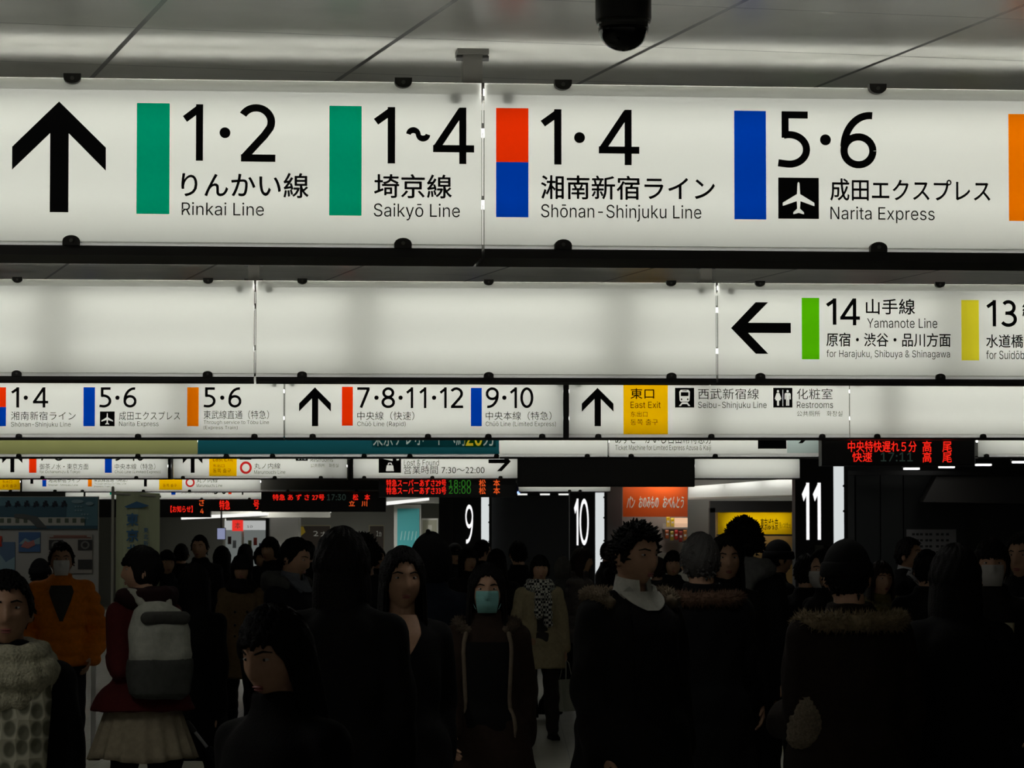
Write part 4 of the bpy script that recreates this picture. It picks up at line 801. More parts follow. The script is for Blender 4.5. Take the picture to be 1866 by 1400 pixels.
def hair_mesh(style, M, seed, S):
    tab, th, L = HAIRS[style]; rg = np.random.default_rng(seed); n, k = 72, 18; v = []; f = []; ph0 = rg.random(6) * 6.28
    cloth = style in ('beanie', 'cap', 'hood')
    for sh in (0, 1):
        for i in range(k + 1):
            for j in range(n):
                a = 360 * j / n; az = abs(a - 360 if a > 180 else a); jag = 0 if cloth else 5 * math.sin(j * 2.4 + ph0[0]) * math.sin(j * .9 + ph0[1])
                t = math.radians((lerp(tab, az) + jag) * i / k); r = math.radians(a)
                sx, sy, sz = math.sin(t) * math.sin(r), -math.sin(t) * math.cos(r), math.cos(t)
                q = th * (.75 + .25 * math.sin(i * .9 + ph0[2])) if style == 'bushy' else th
                q = q * (1 - .35 * (i / k) ** 3) + (0 if cloth else .0035 * math.sin(j * 3.1 + 2 * math.sin(i * .5)) + .003 * math.sin(j * 7.7 + i))
                if style == 'bushy': q += .008 * math.sin(j * 1.7 + i * 2.1) * math.sin(i * 1.3 + j)
                if style == 'hood' and az > 120: q += .02
                b = Vector(head_pt(sx, max(sy, -1) if sy > 0 else sy, sz)) if not (sy < 0 and sz < .3) else Vector((HA * sx, HB_ * sy, HC * sz))
                nrm = Vector((sx, sy, sz)); v.append(M @ (b + nrm * (q if sh == 0 else -.006)))
    N = (k + 1) * n
    for i in range(k):
        for j in range(n):
            a, b, c, d = i * n + j, i * n + (j + 1) % n, (i + 1) * n + (j + 1) % n, (i + 1) * n + j; f.append((a, d, c, b)); f.append((a + N, b + N, c + N, d + N))
    for j in range(n): a, b = k * n + j, k * n + (j + 1) % n; f.append((a, a + N, b + N, b))
    m = MB(); m.add(v, f)
    if L:
        m2 = MB(); nn = 44; kk = 9; v = []; f = []
        for sh in (0, 1):
            for i in range(kk + 1):
                t = i / kk
                for j in range(nn + 1):
                    a = math.radians((62 if style != 'bob' else 58) + (360 - 2 * 62) * j / nn); w_ = 1 + .25 * t * (1 - t) + .10 * t
                    rr = (1 if sh == 0 else .84) + .02 * math.sin(j * 2.9 + ph0[3]) ; x = HA * 1.22 * math.sin(a) * w_ * rr; y = -HB_ * 1.15 * math.cos(a) * rr * (1 - .05 * t) + .004
                    v.append(M @ Vector((x, y, .01 - (L + .05) * t + .012 * math.sin(j * 1.9 + ph0[4]) * t)))
        q = (kk + 1) * (nn + 1)
        for i in range(kk):
            for j in range(nn):
                a, b, c, d = i * (nn + 1) + j, i * (nn + 1) + j + 1, (i + 1) * (nn + 1) + j + 1, (i + 1) * (nn + 1) + j; f += [(d, c, b, a), (a + q, b + q, c + q, d + q)]
        for i in range(kk):
            for j in (0, nn): a, d = i * (nn + 1) + j, (i + 1) * (nn + 1) + j; f.append((a, d, d + q, a + q) if j == 0 else (a, a + q, d + q, d))
        for j in range(nn): a, b = kk * (nn + 1) + j, kk * (nn + 1) + j + 1; f.append((b, a, a + q, b + q)); f.append((j, j + 1, j + 1 + q, j + q))
        m.add(v, f)
    if style in ('spiky', 'short', 'bushy'):
        for _ in range({'spiky': 330, 'short': 120, 'bushy': 900}[style]):
            a = rg.random() * 360; az = min(a, 360 - a); t = math.radians(lerp(tab, az) * math.sqrt(rg.random()) * .97); r = math.radians(a); nrm = Vector((math.sin(t) * math.sin(r), -math.sin(t) * math.cos(r), math.cos(t)))
            b = Vector((HA * nrm.x, HB_ * nrm.y, HC * nrm.z)) + nrm * th * .7; d = (nrm * (.22 if style == 'short' else .75) + Vector((rg.normal() * .4, rg.normal() * .4 - .1, -.45 if style == 'short' else .05))).normalized(); L2 = {'spiky': .022, 'short': .018, 'bushy': .020}[style] * (.6 + .8 * rg.random())
            m.cap(M @ b, .0065 if style == 'bushy' else .008, M @ (b + d * L2), .0015, 5, 1)
    if style == 'hood': m.cap(M @ Vector((0, .03, .10)), .075, M @ Vector((.01, .05, .172)), .012, 12, 4)
    if style == 'cap':
        e = MB(); e.loft([(-.004, .07, .085, 0, -.085), (.004, .07, .085, 0, -.085)], 20); R_ = M @ Matrix.Translation((0, -.03, .062)) @ Matrix.Rotation(math.radians(8), 4, 'X'); m.add([R_ @ Vector(q) for q in e.v], e.f)
    if style == 'beanie':
        e = MB(); e.loft([(.0, HA + .017, HB_ + .017, 0, 0), (.01, HA + .024, HB_ + .024, 0, 0), (.05, HA * .91 + .027, HB_ * .91 + .027, 0, 0), (.058, HA * .89 + .02, HB_ * .89 + .02, 0, 0)], 32); m.add([M @ Vector(q) for q in e.v], e.f)
    me = m.mesh('hair'); me.shade_smooth(); return me
def mask_mesh(M):
    v = []; f = []; n, k = 22, 10
    for sh in (0, 1):
        for i in range(k + 1):
            z = .004 - .108 * i / k
            for j in range(n + 1):
                u = 2 * j / n - 1; half = (.057 - .012 * (i / k) ** 2 - .016 * max(0, .25 - i / k)); x = half * u
                p = face_pt(x, z + (.006 * (abs(u)) * (1 if i < 2 else 0) * -1), .0); flat = Vector((x, -.108 + 1.1 * x * x * 9 + .1 * (i / k - .4) ** 2, z)); y = min(p.y - .003, flat.y + .004)
                v.append(M @ Vector((x * 1.02, y - (.0035 if sh == 0 else 0) - .0015 * math.sin(i * 2.1) * (sh == 0), z)))
    q = (k + 1) * (n + 1)
    for i in range(k):
        for j in range(n): a, b, c, d = i * (n + 1) + j, i * (n + 1) + j + 1, (i + 1) * (n + 1) + j + 1, (i + 1) * (n + 1) + j; f += [(a, d, c, b), (a + q, b + q, c + q, d + q)]
    for i in range(k):
        for j in (0, n): a, d = i * (n + 1) + j, (i + 1) * (n + 1) + j; f.append((a, a + q, d + q, d) if j == 0 else (a, d, d + q, a + q))
    for j in range(n): a = j; f.append((a, a + 1, a + 1 + q, a + q)); a = k * (n + 1) + j; f.append((a + 1, a, a + q, a + q + 1))
    m = MB(); m.add(v, f)
    for sg in (1, -1):
        for z in (-.012, -.085): m.cap(M @ Vector((sg * .055, -.06, z)), .0018, M @ Vector((sg * .083, .012, -.012 + (z + .03) * .3)), .0018, 5, 1)
    return m.mesh('face_mask', None, True)
def scarf_mesh(S, kind):
    m = MB(); u = S.dz
    for r, z, t, tl in ((.088, 1.455, .042, .0), (.098, 1.42, .045, .25)) if kind != 'wide' else ((.098, 1.445, .046, .2), (.125, 1.395, .052, .45), (.122, 1.345, .042, .7)):
        P = [Vector((r * math.sin(a) * 1.05, -r * math.cos(a) - .005, z + u - .03 * tl * 2 * math.cos(a))) for a in [2 * math.pi * i / 20 for i in range(21)]]
        for i in range(20): m.cap(P[i], t, P[i + 1], t, 10, 3)
    if kind == 'tails':
        for x, L in ((.05, .34), (-.035, .26)): m.chain([(x * .8, -.12, 1.42 + u), (x, -.155, 1.33 + u), (x * 1.1, -.165, 1.42 - L + u)], [.035, .04, .042])
    return remesh(m, 'scarf', .008, 2, .4, folds(.006, 2.2))
def fur_mesh(S, seed, r=.135, t=.038, z=1.445, gap=0):
    rg = np.random.default_rng(seed); m = MB(); u = S.dz
    arc_ = [math.pi * 2 * i / 24 for i in range(25)]
    def c(a): return Vector((r * 1.15 * math.sin(a), -r * .85 * math.cos(a) + .015, z + u - .045 * max(0, math.cos(a))))
    arc_ = [gap + (2 * math.pi - 2 * gap) * i / 24 for i in range(25)]
    for a, b in zip(arc_, arc_[1:]): m.cap(c(a), t * .8, c(b), t * .8, 8, 2)
    for _ in range(2600):
        a = gap + rg.random() * (6.283 - 2 * gap); p = rg.random() * 6.283; o = Vector((math.sin(a), -math.cos(a), 0)); d = (o * math.cos(p) + Vector((0, 0, 1)) * math.sin(p)); b = c(a) + d * t * .7
        e = (d + Vector((rg.normal(), rg.normal(), rg.normal())) * .35).normalized(); q_ = e.orthogonal().normalized() * .0034; q2 = e.cross(q_); m.add([b + q_, b - q_ * .5 + q2 * .87, b - q_ * .5 - q2 * .87, b + e * t * (.35 + .5 * rg.random())], [(0, 1, 3), (1, 2, 3), (2, 0, 3)])
    return m.mesh('fur_collar', None, True)
def patch_mesh(S, w, th, z0, z1, half, vneck=False, off=.008, name='inner_top', n=14, k=24):
    """a front panel that follows the coat: half(z) is its half angle in degrees"""
    v = []; f = []; u = S.dz
    for sh in (0, 1):
        for i in range(k + 1):
            z = z0 + (z1 - z0) * i / k; rx, ry, cy = torso_at(max(z, .86), w); h = .02 if z < 1 else 0; fz = 1 - max(0, z - 1.36) * 1.2; rx = (rx + th * .8 + h) * fz + off; ry = (ry + th + h * .6) * fz + off; hh = math.radians(half(z))
            for j in range(n + 1):
                a = -math.pi / 2 + hh * (2 * j / n - 1); e = 2 / 2.25; ca, sa = math.cos(a), math.sin(a); r = 1 if sh == 0 else .9
                v.append((rx * r * math.copysign(abs(ca) ** e, ca), cy + ry * r * math.copysign(abs(sa) ** e, sa), z + u))
    q = (k + 1) * (n + 1)
    for i in range(k):
        for j in range(n): a, b, c, d = i * (n + 1) + j, i * (n + 1) + j + 1, (i + 1) * (n + 1) + j + 1, (i + 1) * (n + 1) + j; f += [(a, b, c, d), (d + q, c + q, b + q, a + q)]
    for i in range(k):
        for j in (0, n): a, d = i * (n + 1) + j, (i + 1) * (n + 1) + j; f.append((a, d, d + q, a + q) if j == 0 else (d, a, a + q, d + q))
    return mesh_of(name, v, f, None, True)
def neck_patch(S, half, z0, z1, off): return patch_mesh(S, 1, .03, z0, z1, half, off=off)
SKIN = pbr('skin', (.46, .27, .17, 1), .5, spec=.35, noise=.06, nscale=60); LIPM = pbr('lips', (.30, .09, .08, 1), .4); EYEW = pbr('eye_white', rgb(190, 185, 180), .3); EYED = pbr('eye_dark', rgb(14, 10, 8), .2)
HAIRM = {'black': pbr('hair_black', rgb(14, 12, 11), .6, spec=.15, bump=.6, bscale=160), 'brown': pbr('hair_brown', rgb(40, 26, 18), .5, spec=.3, bump=.6, bscale=160), 'grey': pbr('hair_grey', rgb(74, 72, 70), .55, bump=.6, bscale=160)}
def cloth(r, g, b): return pbr('cloth_%d_%d_%d' % (r, g, b), rgb(r, g, b), .85, spec=.2, noise=.12, nscale=35, bump=.35, bscale=220)
PIDX = [0]
def person(px, ytop, s, heading, label, coat=(18, 18, 20), hair='short', hc='black', pose='stand', hy=0, hp=0, female=False, hem=.80, flare=.03, th=.026, style='coat', lower=('trousers', (16, 16, 20)), shoes=(14, 13, 13), extras=(), haircloth=None, near=False):
    PIDX[0] += 1; Y = dep(s); p = at(px, ytop, Y); H = p.z; w = .90 if female else 1.0
    top = {'bushy': .05, 'hood': .04, 'spiky': .027}.get(hair, .02); S = skeleton(pose, w); k = H / (1.702 + S.dz + top); vox = .0052 if s > 340 else .0075 if s > 240 else .0095
    r = empty('person', (p.x, Y, 0), math.radians(heading)); r.scale = (k, k, k); tag(r, label, 'person', 'commuters in the concourse')
    q = lambda v: round(v / 5) * 5
    put('body', cached(('b', pose, w, q(hy), q(hp), vox), lambda: body_mesh(pose, w, q(hy), q(hp), vox)), r, SKIN)
    M = head_matrix(S, q(hy), q(hp)); hname = {'beanie': 'beanie', 'cap': 'cap', 'hood': 'hood'}.get(hair, 'hair')
    put(hname, hair_mesh(hair, M, PIDX[0], S), r, cloth(*haircloth) if haircloth else HAIRM[hc])
    if hname in ('beanie', 'cap'): put('hair', hair_mesh('short' if not female else 'bob', M @ Matrix.Scale(.96, 4), PIDX[0], S), r, HAIRM[hc])
    for sg in (1, -1):
        e = MB(); c = face_pt(sg * .032, .013, .0005); e.ell((c.x, c.y, c.z), .0125, .006, .0042, 12, 8); eye = put('eye', mesh_of('eye', [M @ Vector(v) for v in e.v], e.f, None, True), r, EYEW)
        e = MB(); e.ell((c.x, c.y - .0042, c.z), .005, .0028, .0040, 10, 6); put('iris', mesh_of('iris', [M @ Vector(v) for v in e.v], e.f, None, True), eye, EYED)
        e = MB(); e.chain([face_pt(sg * .016, .031, .001), face_pt(sg * .034, .036, .001), face_pt(sg * .051, .030, .0005)], [.0026, .003, .0016], 6); put('eyebrow', mesh_of('eyebrow', [M @ Vector(v) for v in e.v], e.f, None, True), r, HAIRM[hc])
    e = MB(); e.ell(tuple(face_pt(0, -.0575, .0015)), .019, .005, .0035, 12, 6); e.ell(tuple(face_pt(0, -.0655, .0015)), .017, .0055, .0045, 12, 6); put('lips', mesh_of('lips', [M @ Vector(v) for v in e.v], e.f, None, True), r, LIPM)
    put('dress' if style == 'plain' and hem < .6 else 'coat' if style != 'puffer' else 'jacket', cached(('c', pose, w, hem, flare, th, style), lambda: coat_mesh(pose, w, hem, flare, th, style)), r, cloth(*coat))
    if lower[0] == 'trousers': put('trousers', cached(('t', pose, w), lambda: trousers_mesh(pose, w, .008)), r, cloth(*lower[1]))
    else:
        put('skirt', skirt_mesh(pose, w, lower[2], lower[3], 17 if lower[3] > .1 else 0), r, cloth(*lower[1])); put('tights', cached(('t0', pose, w), lambda: trousers_mesh(pose, w, .0)), r, cloth(18, 17, 18))
    for sg in (1, -1): put('shoe', cached(('s', pose, w, sg), lambda: shoe_mesh(pose, w, sg)), r, cloth(*shoes))
    for x in extras:
        if x[0] == 'mask': put('face_mask', mask_mesh(M), r, pbr('mask_%s' % x[1], {'white': rgb(225, 225, 222), 'blue': rgb(130, 190, 185), 'grey': rgb(175, 172, 168)}[x[1]], .8, bump=.2, bscale=300))
        elif x[0] == 'scarf': put('scarf', scarf_mesh(S, x[1]), r, x[2])
        elif x[0] == 'fur': put('fur_collar', fur_mesh(S, PIDX[0], *x[2:]), r, pbr('fur_%d' % x[1][0], rgb(*x[1]), .9, noise=.3, nscale=40))
        elif x[0] == 'patch': put(x[1], patch_mesh(S, w, th, x[2], x[3], x[4], off=x[6] if len(x) > 6 else .010, name=x[1]), r, x[5])
        elif x[0] == 'shirt':
            put('shirt', patch_mesh(S, w, th, 1.378, 1.45, lambda z: max(2, (z - 1.37) * 760), off=.018, name='shirt'), r, x[1])
            m = MB(); u = S.dz; n_ = 24; v_ = []
            for zz, rr in ((1.425, .084), (1.465, .074), (1.505, .067), (1.505, .061), (1.425, .072)):
                for j in range(n_ + 1): a_ = math.radians(14 + 332 * j / n_); v_.append((rr * math.sin(a_), -rr * math.cos(a_) + .006 - .010, zz + u - .012 * math.cos(a_)))
            m.add(v_, [(i * (n_ + 1) + j, (i + 1) * (n_ + 1) + j, (i + 1) * (n_ + 1) + j + 1, i * (n_ + 1) + j + 1) for i in range(4) for j in range(n_)]); m.obj('collar_band', x[1], r, True)
            for sg in (1, -1):
                u = S.dz; m = MB(); m.add([(sg * .012, -.112, 1.395 + u), (sg * .062, -.068, 1.47 + u), (sg * .075, .0, 1.485 + u), (sg * .082, -.03, 1.44 + u), (sg * .062, -.118, 1.375 + u)], [(0, 1, 2, 3, 4)] if sg > 0 else [(4, 3, 2, 1, 0)])
                v = list(m.v); m.add([(a * .94, b + .012, c - .002) for a, b, c in v], [(4, 3, 2, 1, 0)] if sg > 0 else [(0, 1, 2, 3, 4)]); m.f += [(i, (i + 1) % 5, (i + 1) % 5 + 5, i + 5) if sg < 0 else ((i + 1) % 5, i, i + 5, (i + 1) % 5 + 5) for i in range(5)]; m.obj('shirt_collar', x[1], r)
        elif x[0] == 'glasses':
            for sg in (1, -1):
                c = face_pt(sg * .032, .012, .010); m = MB(); P = [M @ (c + Vector((.021 * math.cos(a), 0, .016 * math.sin(a)))) for a in [2 * math.pi * i / 16 for i in range(17)]]
                for a, b in zip(P, P[1:]): m.cap(a, .0016, b, .0016, 5, 1)
                m.cap(M @ (c + Vector((sg * .021, 0, .004))), .0015, M @ Vector((sg * .083, .01, .012)), .0015, 5, 1); m.obj('glasses_rim', INK, r)
        elif x[0] == 'buttons':
            for z in (1.20, 1.08, .98):
                for sg in (1, -1):
                    rx, ry, cy = torso_at(z, w); m = MB(); m.cap((sg * .055, cy - ry - th + .008, z + S.dz), .013, (sg * .055, cy - ry - th - .008, z + S.dz), .012, 10, caps=False); m.obj('button', INK, r)
        elif x[0] == 'piping':
            for sg in (1, -1):
                P = []
                for i in range(13):
                    z = .84 + .54 * i / 12; rx, ry, cy = torso_at(max(z, .86), w); h = .02 if z < 1 else 0; a = -math.pi / 2 + sg * math.radians(x[1](z)); e = 2 / 2.25; ca, sa = math.cos(a), math.sin(a)
                    P.append(Vector(((rx + th * .8 + h + .012) * math.copysign(abs(ca) ** e, ca), cy + (ry + th + h * .6 + .012) * math.copysign(abs(sa) ** e, sa), z + S.dz)))
                m = MB(); m.chain(P, [.011] * 13, 8); m.obj('coat_edging', x[2], r, True)
        elif x[0] == 'hoodback': m = MB(); u = S.dz; m.chain([(-.11, -.03, 1.43 + u), (-.13, .05, 1.45 + u), (-.06, .12, 1.44 + u), (.06, .12, 1.44 + u), (.13, .05, 1.45 + u), (.11, -.03, 1.43 + u)], [.04, .055, .07, .07, .055, .04]); m.cap((0, .11, 1.42 + u), .09, (0, .13, 1.33 + u), .06); put('hood', remesh(m, 'hood', .01, 3, .5, folds(.008, 1.6)), r, cloth(*x[1]))
    r['_k'] = k; del r['_k']; return r, S, k
def on(r, k, p):                       # a spot given in a person's own measure -> the hall
    c, s_ = math.cos(r.rotation_euler.z), math.sin(r.rotation_euler.z); return Vector((r.location.x + k * (p[0] * c - p[1] * s_), r.location.y + k * (p[0] * s_ + p[1] * c), k * p[2]))
def paper_bag(loc, rz, w, h, d, mat, label, mat2=None):
    r = empty('paper_bag', loc - Vector((0, 0, h + .17)), rz); tag(r, label, 'bag'); m = MB()
    m.add([(-w / 2, -d / 2, 0), (w / 2, -d / 2, 0), (w / 2, d / 2, 0), (-w / 2, d / 2, 0), (-w / 2, -d * .3, h), (w / 2, -d * .3, h), (w / 2, d * .3, h), (-w / 2, d * .3, h), (-w / 2 + .012, 0, h * .5), (w / 2 - .012, 0, h * .5)], [(3, 2, 1, 0), (0, 1, 5, 4), (2, 3, 7, 6), (0, 4, 8), (4, 7, 8), (7, 3, 8), (3, 0, 8), (1, 9, 5), (5, 9, 6), (6, 9, 2), (2, 9, 1)]); m.obj('bag_body', mat, r)
    for y in (-.3, .3): hm = MB(); hm.chain([(-w * .22, d * y, h - .02), (-w * .1, d * y * .4, h + .14), (0, 0, h + .17), (w * .1, d * y * .4, h + .14), (w * .22, d * y, h - .02)], [.004] * 5, 6); hm.obj('handle', mat2 or mat, r)
    return r
CREAM = pbr('knit_cream', rgb(188, 184, 158), .9, noise=.25, nscale=90, bump=.8, bscale=120); WSH = cloth(205, 205, 196); CHK = checker('scarf_check', rgb(28, 28, 30), rgb(200, 200, 190), 42); DKIN = cloth(14, 13, 13)
def knit_mat():  # shade in the hollows of the knit is put into the colour
    m, t, o = nt('cable_knit'); N = t.nodes.new; L = t.links.new; p = N('ShaderNodeBsdfPrincipled'); p.inputs['Roughness'].default_value = .9; tc = N('ShaderNodeTexCoord'); mp = N('ShaderNodeMapping'); mp.inputs['Scale'].default_value = (1, .15, .72); L(tc.outputs['Object'], mp.inputs[0]); sp_ = N('ShaderNodeSeparateXYZ'); L(mp.outputs[0], sp_.inputs[0]); cb_ = N('ShaderNodeCombineXYZ'); L(sp_.outputs[0], cb_.inputs[0]); L(sp_.outputs[2], cb_.inputs[1])
    v = N('ShaderNodeTexVoronoi'); v.inputs['Scale'].default_value = 22; v.inputs['Randomness'].default_value = .35; v.voronoi_dimensions = '2D'; L(cb_.outputs[0], v.inputs['Vector']); r = N('ShaderNodeValToRGB'); r.color_ramp.elements[0].position = .34; r.color_ramp.elements[0].color = rgb(124, 124, 104); r.color_ramp.elements[1].position = .50; r.color_ramp.elements[1].color = rgb(206, 204, 180)
    L(v.outputs['Distance'], r.inputs[0]); L(r.outputs[0], p.inputs['Base Color']); b = N('ShaderNodeBump'); b.inputs['Distance'].default_value = .012; L(v.outputs['Distance'], b.inputs['Height']); L(b.outputs[0], p.inputs['Normal']); L(p.outputs[0], o.inputs[0]); return m
# --- the people who stand out
person(12, 1036, 610, 8, 'person at the lower left with a cream knitted scarf and honeycomb knit sweater', coat=(15, 15, 17), hair='short', pose='stand', th=.03, hem=.82, extras=(('scarf', 'wide', CREAM), ('patch', 'sweater', .84, 1.36, lambda z: 46, knit_mat(), .012)), near=True)
person(112, 986, 265, 8, 'person in an orange quilted jacket and white face mask with hands in pockets', coat=(216, 122, 22), hair='short', pose='pocket', style='puffer', th=.04, hem=.84, flare=.0, extras=(('mask', 'white'), ('patch', 'sweater', 1.16, 1.41, lambda z: max(3, (z - 1.14) * 95), cloth(64, 62, 56), .022)), lower=('trousers', (26, 26, 30)))
rw, S_, k_ = person(262, 994, 360, -148, 'person in a dark red coat and pale skirt holding a banner pole', coat=(74, 20, 20), hair='bangs', hy=60, pose='grip', female=True, th=.036, hem=.855, flare=.10, lower=('skirt', (150, 140, 118), .60, .13), extras=(('hoodback', (34, 12, 14)),))
b = empty('backpack', on(rw, k_, (.02, .135, .92 + S_.dz)), rw.rotation_euler.z); b.scale = (1.06 * k_,) * 3; tag(b, 'pale backpack with grey bottom on the back of the dark red coat', 'backpack')
m = MB(); m.loft([(.13, .15, .085, 0, .09), (.22, .165, .10, 0, .10), (.34, .155, .095, 0, .09), (.44, .12, .07, 0, .07), (.48, .07, .04, 0, .05)], 24, 2.6); put('pouch', remesh(m, 'pouch', .01, 4, .5, folds(.006)), b, cloth(170, 172, 160))
m = MB(); m.loft([(0, .12, .075, 0, .085), (.03, .155, .095, 0, .095), (.14, .17, .10, 0, .098), (.2, .17, .10, 0, .098)], 24, 2.6); put('base', remesh(m, 'base', .01, 4, .5, folds(.005)), b, cloth(74, 76, 72))
m = MB(); m.cap((-.1, .16, .40), .035, (.1, .16, .40), .035); put('flap', remesh(m, 'flap', .01, 3), b, cloth(70, 70, 66))
for sg in (1, -1): m = MB(); m.chain([(sg * .07, .05, .46), (sg * .085, -.01, .52), (sg * .10, -.10, .53)], [.02, .022, .02], 8); m.obj('strap', cloth(168, 168, 156), b, True)
HP = on(rw, k_, S_.arm[1][2] + S_.up + S_.arm[1][3] * .085); print('HAND', HP, PX + HP.x * F / HP.y, HZ - (HP.z - CAM_H) * F / HP.y)
nb = empty('banner', at(249, 1183, 17.42), math.radians(4)); tag(nb, 'tall pale green banner with blue lettering on a thin pole', 'banner'); NBZ = nb.location.z
def nbx(px, py): p = at(px, py, 17.42); return p.x - nb.location.x, p.z - NBZ
a, z1 = nbx(212, 895); c, z0 = nbx(290, 1180); m = MB(); nn = 12; v = []
for sh in (0, 1):
    for j in range(nn + 1):
        x = a + (c - a) * j / nn; y = .012 * math.sin(j * .9) + (.004 if sh else 0); v += [(x, y, z0), (x, y, z1 + .012 * (-j / nn))]
q = 2 * (nn + 1); m.add(v, [(2 * j, 2 * j + 2, 2 * j + 3, 2 * j + 1) for j in range(nn)] + [(q + 2 * j + 1, q + 2 * j + 3, q + 2 * j + 2, q + 2 * j) for j in range(nn)] + [(2 * j + 1, 2 * j + 3, q + 2 * j + 3, q + 2 * j + 1) for j in range(nn)]); m.obj('banner_cloth', pbr('banner_green', rgb(176, 184, 150), .8), nb)
m = MB(); x, zt = nbx(206, 889); x2, zb = nbx(206, 1190); m.cap((x, 0, zb), .008, (x, 0, zt), .008, 8); m.cap((x, 0, zt - .03), .006, (c, 0, zt - .045), .006, 8); m.obj('pole', pbr('pole_white', rgb(160, 160, 148), .5), nb)
for tx, x0, x1, y0, y1 in (('東', 231, 252, 936, 958), ('京', 231, 252, 965, 987), ('北', 232, 252, 993, 1012)): e, f1 = nbx(x0, y0); g, f0 = nbx(x1, y1); me = text_mesh(tx, False, e, g, f0, f1, -.022, bold=.03); me.materials.append(pbr('banner_blue', rgb(60, 110, 150), .7)); put('lettering', me, nb)
for k, tx in enumerate('東北新幹線'): e, f1 = nbx(262, 962 + k * 12); g, f0 = nbx(270, 971 + k * 12); me = text_mesh(tx, False, e, g, f0, f1, -.022, bold=.02); me.materials.append(MATS['banner_blue']); put('lettering', me, nb)
e, f1 = nbx(227, 914); g, f0 = nbx(272, 926); me = poly_mesh([[(0, .2), (.5, 1), (1, .35), (.7, 0), (.1, 0)]], 'emblem')
for v in me.vertices: v.co = (e + v.co.x * (g - e), -.022, f0 + v.co.y * (f1 - f0))
me.materials.clear(); me.materials.append(MATS['banner_blue']); put('emblem', me, nb)
person(512, 1098, 790, -38, 'short person with long dark hair close by, face turned down to the left', coat=(15, 14, 14), hair='long', hy=0, hp=14, female=True, pose='stand', th=.03, hem=.6, flare=.08, near=True)
person(622, 963, 520, 176, 'large person with a smooth mass of dark hair seen from behind left of centre', coat=(13, 12, 12), hair='bob', pose='stand', th=.04, hem=.7, flare=.05)
person(732, 996, 460, 12, 'person with dark shoulder hair and a bare collarbone left of the mask wearer', coat=(14, 13, 14), hair='part', hc='black', female=True, pose='walk', style='plain', th=.03, hem=.75, flare=.05, extras=(('patch', 'neckline', 1.29, 1.447, lambda z: max(2, (z - 1.28) * 190), SKIN, .012),))
person(887, 1026, 400, 2, 'person with a pale blue face mask and brown coat over a black dress', coat=(44, 32, 24), hair='part', female=True, pose='walk', th=.036, hem=.62, flare=.08, lower=('skirt', (13, 13, 14), .55, .05), extras=(('mask', 'blue'), ('fur', (74, 62, 48), .118, .034, 1.425, .7), ('patch', 'black_dress', .64, 1.34, lambda z: 34, DKIN, .012), ('piping', lambda z: 36 + 5 * (1.2 - z), cloth(112, 100, 84))))
rm = [o for o in C.objects if 'pale blue face mask' in str(o.get('label'))][0]; S_ = skeleton('walk', .9); q = S_.arm[1][2] + S_.up + S_.arm[1][3] * .09
paper_bag(on(rm, rm.scale[0], q) + Vector((.02, -.02, 0)), .2, .2, .2, .1, pbr('paper_grey', rgb(120, 118, 112), .7), 'small greyish paper bag in the hand of the blue mask wearer')
rt, S_, k_ = person(983, 1011, 212, 10, 'person in a beige trench coat with a black and white checked scarf', coat=(160, 148, 116), hair='bangs', pose='carry', th=.032, hem=.66, flare=.06, lower=('trousers', (40, 36, 34)), extras=(('scarf', 'tails', CHK), ('patch', 'inner_top', .9, 1.32, lambda z: 14, cloth(52, 50, 48), .01)))
q = S_.arm[1][2] + S_.up + S_.arm[1][3] * .09; paper_bag(on(rt, k_, q), .9, .22, .27, .12, pbr('paper_white', rgb(150, 152, 138), .7), 'white paper carrier bag hanging from the trench coat wearer\'s hand')
rc, S_, k_ = person(1152, 945, 468, 34, 'smiling person with spiky hair, white collar and dark fur trimmed parka', coat=(20, 19, 18), hair='spiky', hy=8, hp=6, pose='stand', style='plain', th=.042, hem=.74, flare=.05, lower=('trousers', (18, 18, 22)), extras=(('fur', (104, 90, 70), .150, .034, 1.43, 1.0), ('patch', 'sweater', .80, 1.40, lambda z: 26, cloth(18, 17, 17), .012), ('shirt', WSH)), near=True)
q = S_.arm[-1][2] + S_.up + S_.arm[-1][3] * .09; L_ = on(rc, k_, q); bg = empty('shoulder_bag', L_ - Vector((0, 0, .46)), .4); tag(bg, 'black bag carried low by the person with the white collar', 'bag')
m = MB(); m.loft([(0, .15, .06, 0, 0), (.03, .17, .075, 0, 0), (.2, .16, .065, 0, 0), (.26, .13, .03, 0, 0)], 24, 3); put('bag_body', remesh(m, 'bag_body', .01, 3, .5, folds(.006)), bg, cloth(17, 17, 18)); m = MB(); m.chain([(-.1, 0, .24), (-.05, 0, .42), (0, 0, .465), (.05, 0, .42), (.1, 0, .24)], [.009] * 5, 8); m.obj('strap', cloth(17, 17, 18), bg, True)
m = MB(); m.box(-.05, .05, -.085, -.07, .15, .19); m.obj('buckle', STEEL, bg)
person(1278, 968, 400, 192, 'person with short greying hair and a fur collar seen from behind', coat=(15, 15, 17), hair='short', hc='grey', hy=-12, pose='walk', th=.045, hem=.55, flare=.06, extras=(('fur', (112, 84, 66), .14, .036, 1.42),))
person(1322, 973, 345, 6, 'person whose pale face shows beside the greying head', coat=(17, 16, 17), hair='part', female=True, th=.03)
person(1355, 938, 300, 178, 'tall person with bushy afro hair and a grey hood seen from behind', coat=(16, 16, 18), hair='bushy', pose='walk2', th=.04, hem=.7, extras=(('hoodback', (104, 104, 104)),), lower=('trousers', (24, 24, 28)))
person(1414, 984, 262, 112, 'person in a dark knit cap and glasses in front of the yellow shop', coat=(16, 16, 17), hair='beanie', haircloth=(18, 18, 20), pose='stand', th=.036, extras=(('glasses',),), shoes=(120, 122, 120))
